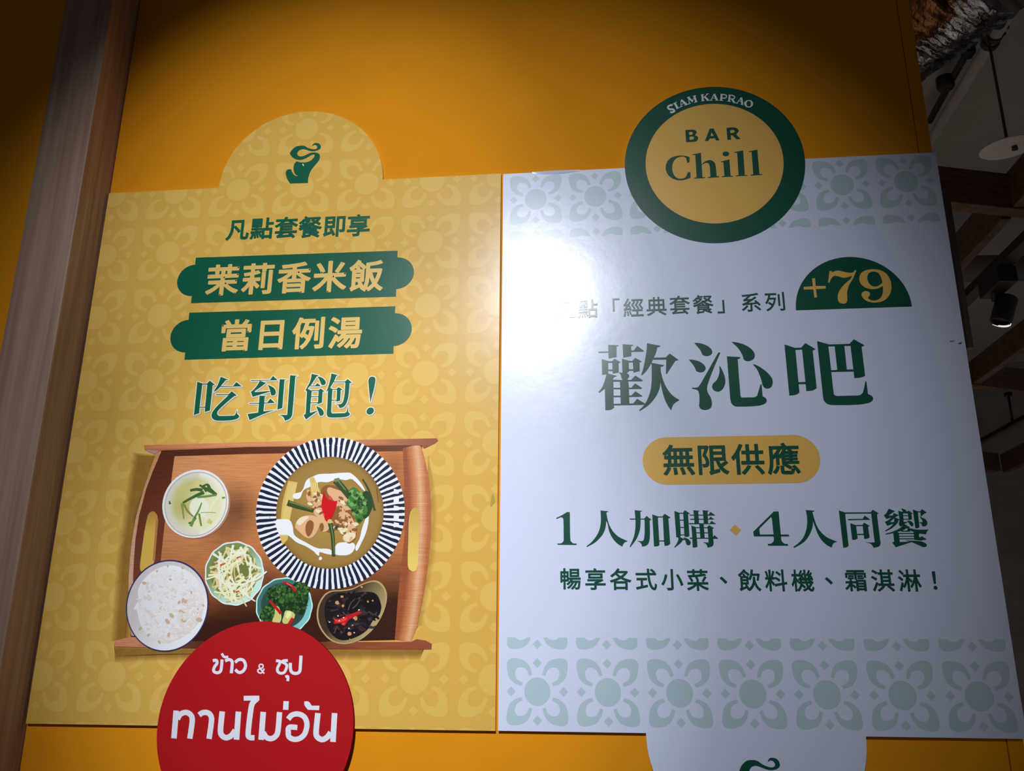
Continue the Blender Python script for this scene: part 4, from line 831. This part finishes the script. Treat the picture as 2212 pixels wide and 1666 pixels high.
GLOW = mat('lamp_rim_glow', (.9, .9, .9), rough=.3, emit=((1, .97, .93), .75))
s = Solid()
va = (-UP + ax*UP.dot(ax)).normalized(); ua = ax.cross(va); s.m(GLOW); prev = None
for k in range(25):                    # the lit far lip of the reflector
    t_ = math.radians(15 + 150*k/24); d_ = ua*math.cos(t_) + va*math.sin(t_); w_ = .0015 + .0045*math.sin(math.radians(180*k/24))
    cur = [s.bm.verts.new(h1 + d_*.0372 + ax*.001), s.bm.verts.new(h1 + d_*(.0372 - w_) + ax*.001), s.bm.verts.new(h1 + d_*(.0372 - w_) - ax*.004), s.bm.verts.new(h1 + d_*.0372 - ax*.004)]
    if prev:
        for m_ in range(4): s.bm.faces.new((prev[m_], prev[(m_+1) % 4], cur[(m_+1) % 4], cur[m_]))
    prev = cur
s.build('lens_rim', sp_)
spot('track_spot_light', h1 + ax*.012, h1 + ax*2.0, 420, .9, .6, 0, (1, .96, .92))
# hanging black bar on its rod
s = Solid(); s.obox(W(2.634, 7.3, 1.375), W(2.634, 4.6, 1.375), .034, .030, BLACK, .003)
bar = empty('hanging_bar', W(2.65, 5.75, 1.375), 'thin black bar hung on a rod under the dark timber beam', 'bar'); s.build('bar', bar)
s = Solid(); s.tube([W(2.650, 5.72, 1.40), W(2.650, 5.72, 1.60)], .008, BLACK, 10); s.box(2.632, 2.668, 5.72-D-.02, 5.72-D+.02, CZ+1.575, CZ+1.602, BLACK, .002); s.build('hanger_rod', bar)
# round duct, conduits
s = Solid(); s.tube([atz(1960, 583, 2.4), atz(2300, 577, 2.4)], .087, mat('duct_paint', (.12, .11, .105), rough=.6), 28)
tag(s.build('air_duct'), 'grey round duct lying level behind the black lighting track', 'duct')
p0, p1 = W(1.735, 3.1, 2.74), W(1.755, 4.35, 2.74)
s = Solid(); s.tube([atz(2185, 17, 2.66), atz(2165, 50, 2.66), atz(2000, 321, 2.66)], .029, PIPE, 18)
pe = empty('ceiling_pipe', atz(2100, 160, 2.66), 'pale grey ceiling pipe with two dark clamps left of the white disc', 'pipe'); s.build('pipe', pe)
for px_, py_ in ((2139, 92), (2146, 78), (2156, 44)):
    c_ = atz(px_, py_, 2.66); s = Solid(); s.lathe([(.0295, -.014), (.039, -.014), (.039, .014), (.0295, .014)], c_, (0, 1, 0), DARK, 20, False)
    s.tube([c_, c_ + Vector((.05, .0, .045)), c_ + Vector((.075, .01, .05))], .009, DARK, 8); s.build('clamp', pe)
s = Solid(); s.tube([atz(2128, 58, 2.74), atz(2118, 72, 2.74), atz(2094, 105, 2.74), atz(2060, 165, 2.74), atz(2008, 262, 2.74)], .017, DARK, 14)
c2 = empty('cable_conduit', atz(2094, 105, 2.74), 'thin dark conduit with a junction box and black disc beside the pale pipe', 'conduit'); s.build('conduit', c2)
c_ = atz(2091, 109, 2.73); s = Solid(); s.box(c_.x-.024, c_.x+.024, c_.y-.03, c_.y+.03, c_.z-.03, c_.z+.05, BLACK, .005); s.tube([c_ + Vector((-.006, .02, 0)), c_ + Vector((-.006, -.05, .03))], .008, BLACK, 8); s.build('junction_box', c2)
c_ = atz(2042, 180, 2.72); s = Solid(); s.lathe([(.001, -.03), (.036, -.03), (.042, -.02), (.042, .03), (.001, .03)], c_, (0, 0, 1), BLACK, 28); s.build('detector_disc', c2)
# foil-wrapped duct
fo = empty('foil_duct', atz(2060, 20, 2.2), 'crumpled silver foil duct with a painted orange-brown reflection at the top corner', 'duct')
ca, cb = atz(1918, 102, 2.2), atz(2140, -74, 2.2); ns = 64
pts = [ca.lerp(cb, i/ns) for i in range(ns+1)]
s = Solid(); s.tube(pts, .18, FOIL, 44, True, [.18*(1 + .012*math.sin(i*1.7 + 2*math.sin(i*.37))) for i in range(ns+1)], wob=.035, seed=3); s.build('foil_wrap', fo)
u_ = (cb-ca).normalized(); off = Vector((-.075, -.07, -.012))
pts = [ca.lerp(cb, i/40*.80 - .05) + off for i in range(41)]
s = Solid(); s.tube(pts, .165, REFLECTION, 44, True, [.150*(1 + .015*math.sin(i*2.3 + math.sin(i))) for i in range(41)], wob=.035, seed=5); s.build('reflection_wrap', fo)  # second tube carrying the painted orange reflection of the foil
# white disc on a stem
dc = atz(2178, 318, 2.0)
di = empty('disc_pendant', dc, 'white round disc on a thin dark stem under the ceiling', 'ceiling lamp')
s = Solid(); s.lathe([(.001, .012), (.06, .012), (.108, .002), (.110, -.003), (.104, -.007), (.05, -.010), (.001, -.011)], dc, (-.06, -.10, 1), DISH, 48); s.build('dish', di)
s = Solid(); kn = near(2191, 314, (dc - Vector((0, -D, CZ))).length - .02); s.lathe([(.001, .012), (.013, .012), (.014, .002), (.010, -.004), (.012, -.02), (.001, -.022)], kn, (-.06, -.1, 1), DARK, 20); s.build('knob', di)
s = Solid(); s.tube([dc + Vector((0, 0, .01)), Vector((dc.x, dc.y, CZ + 2.85))], .006, DARK, 10); s.build('stem', di)
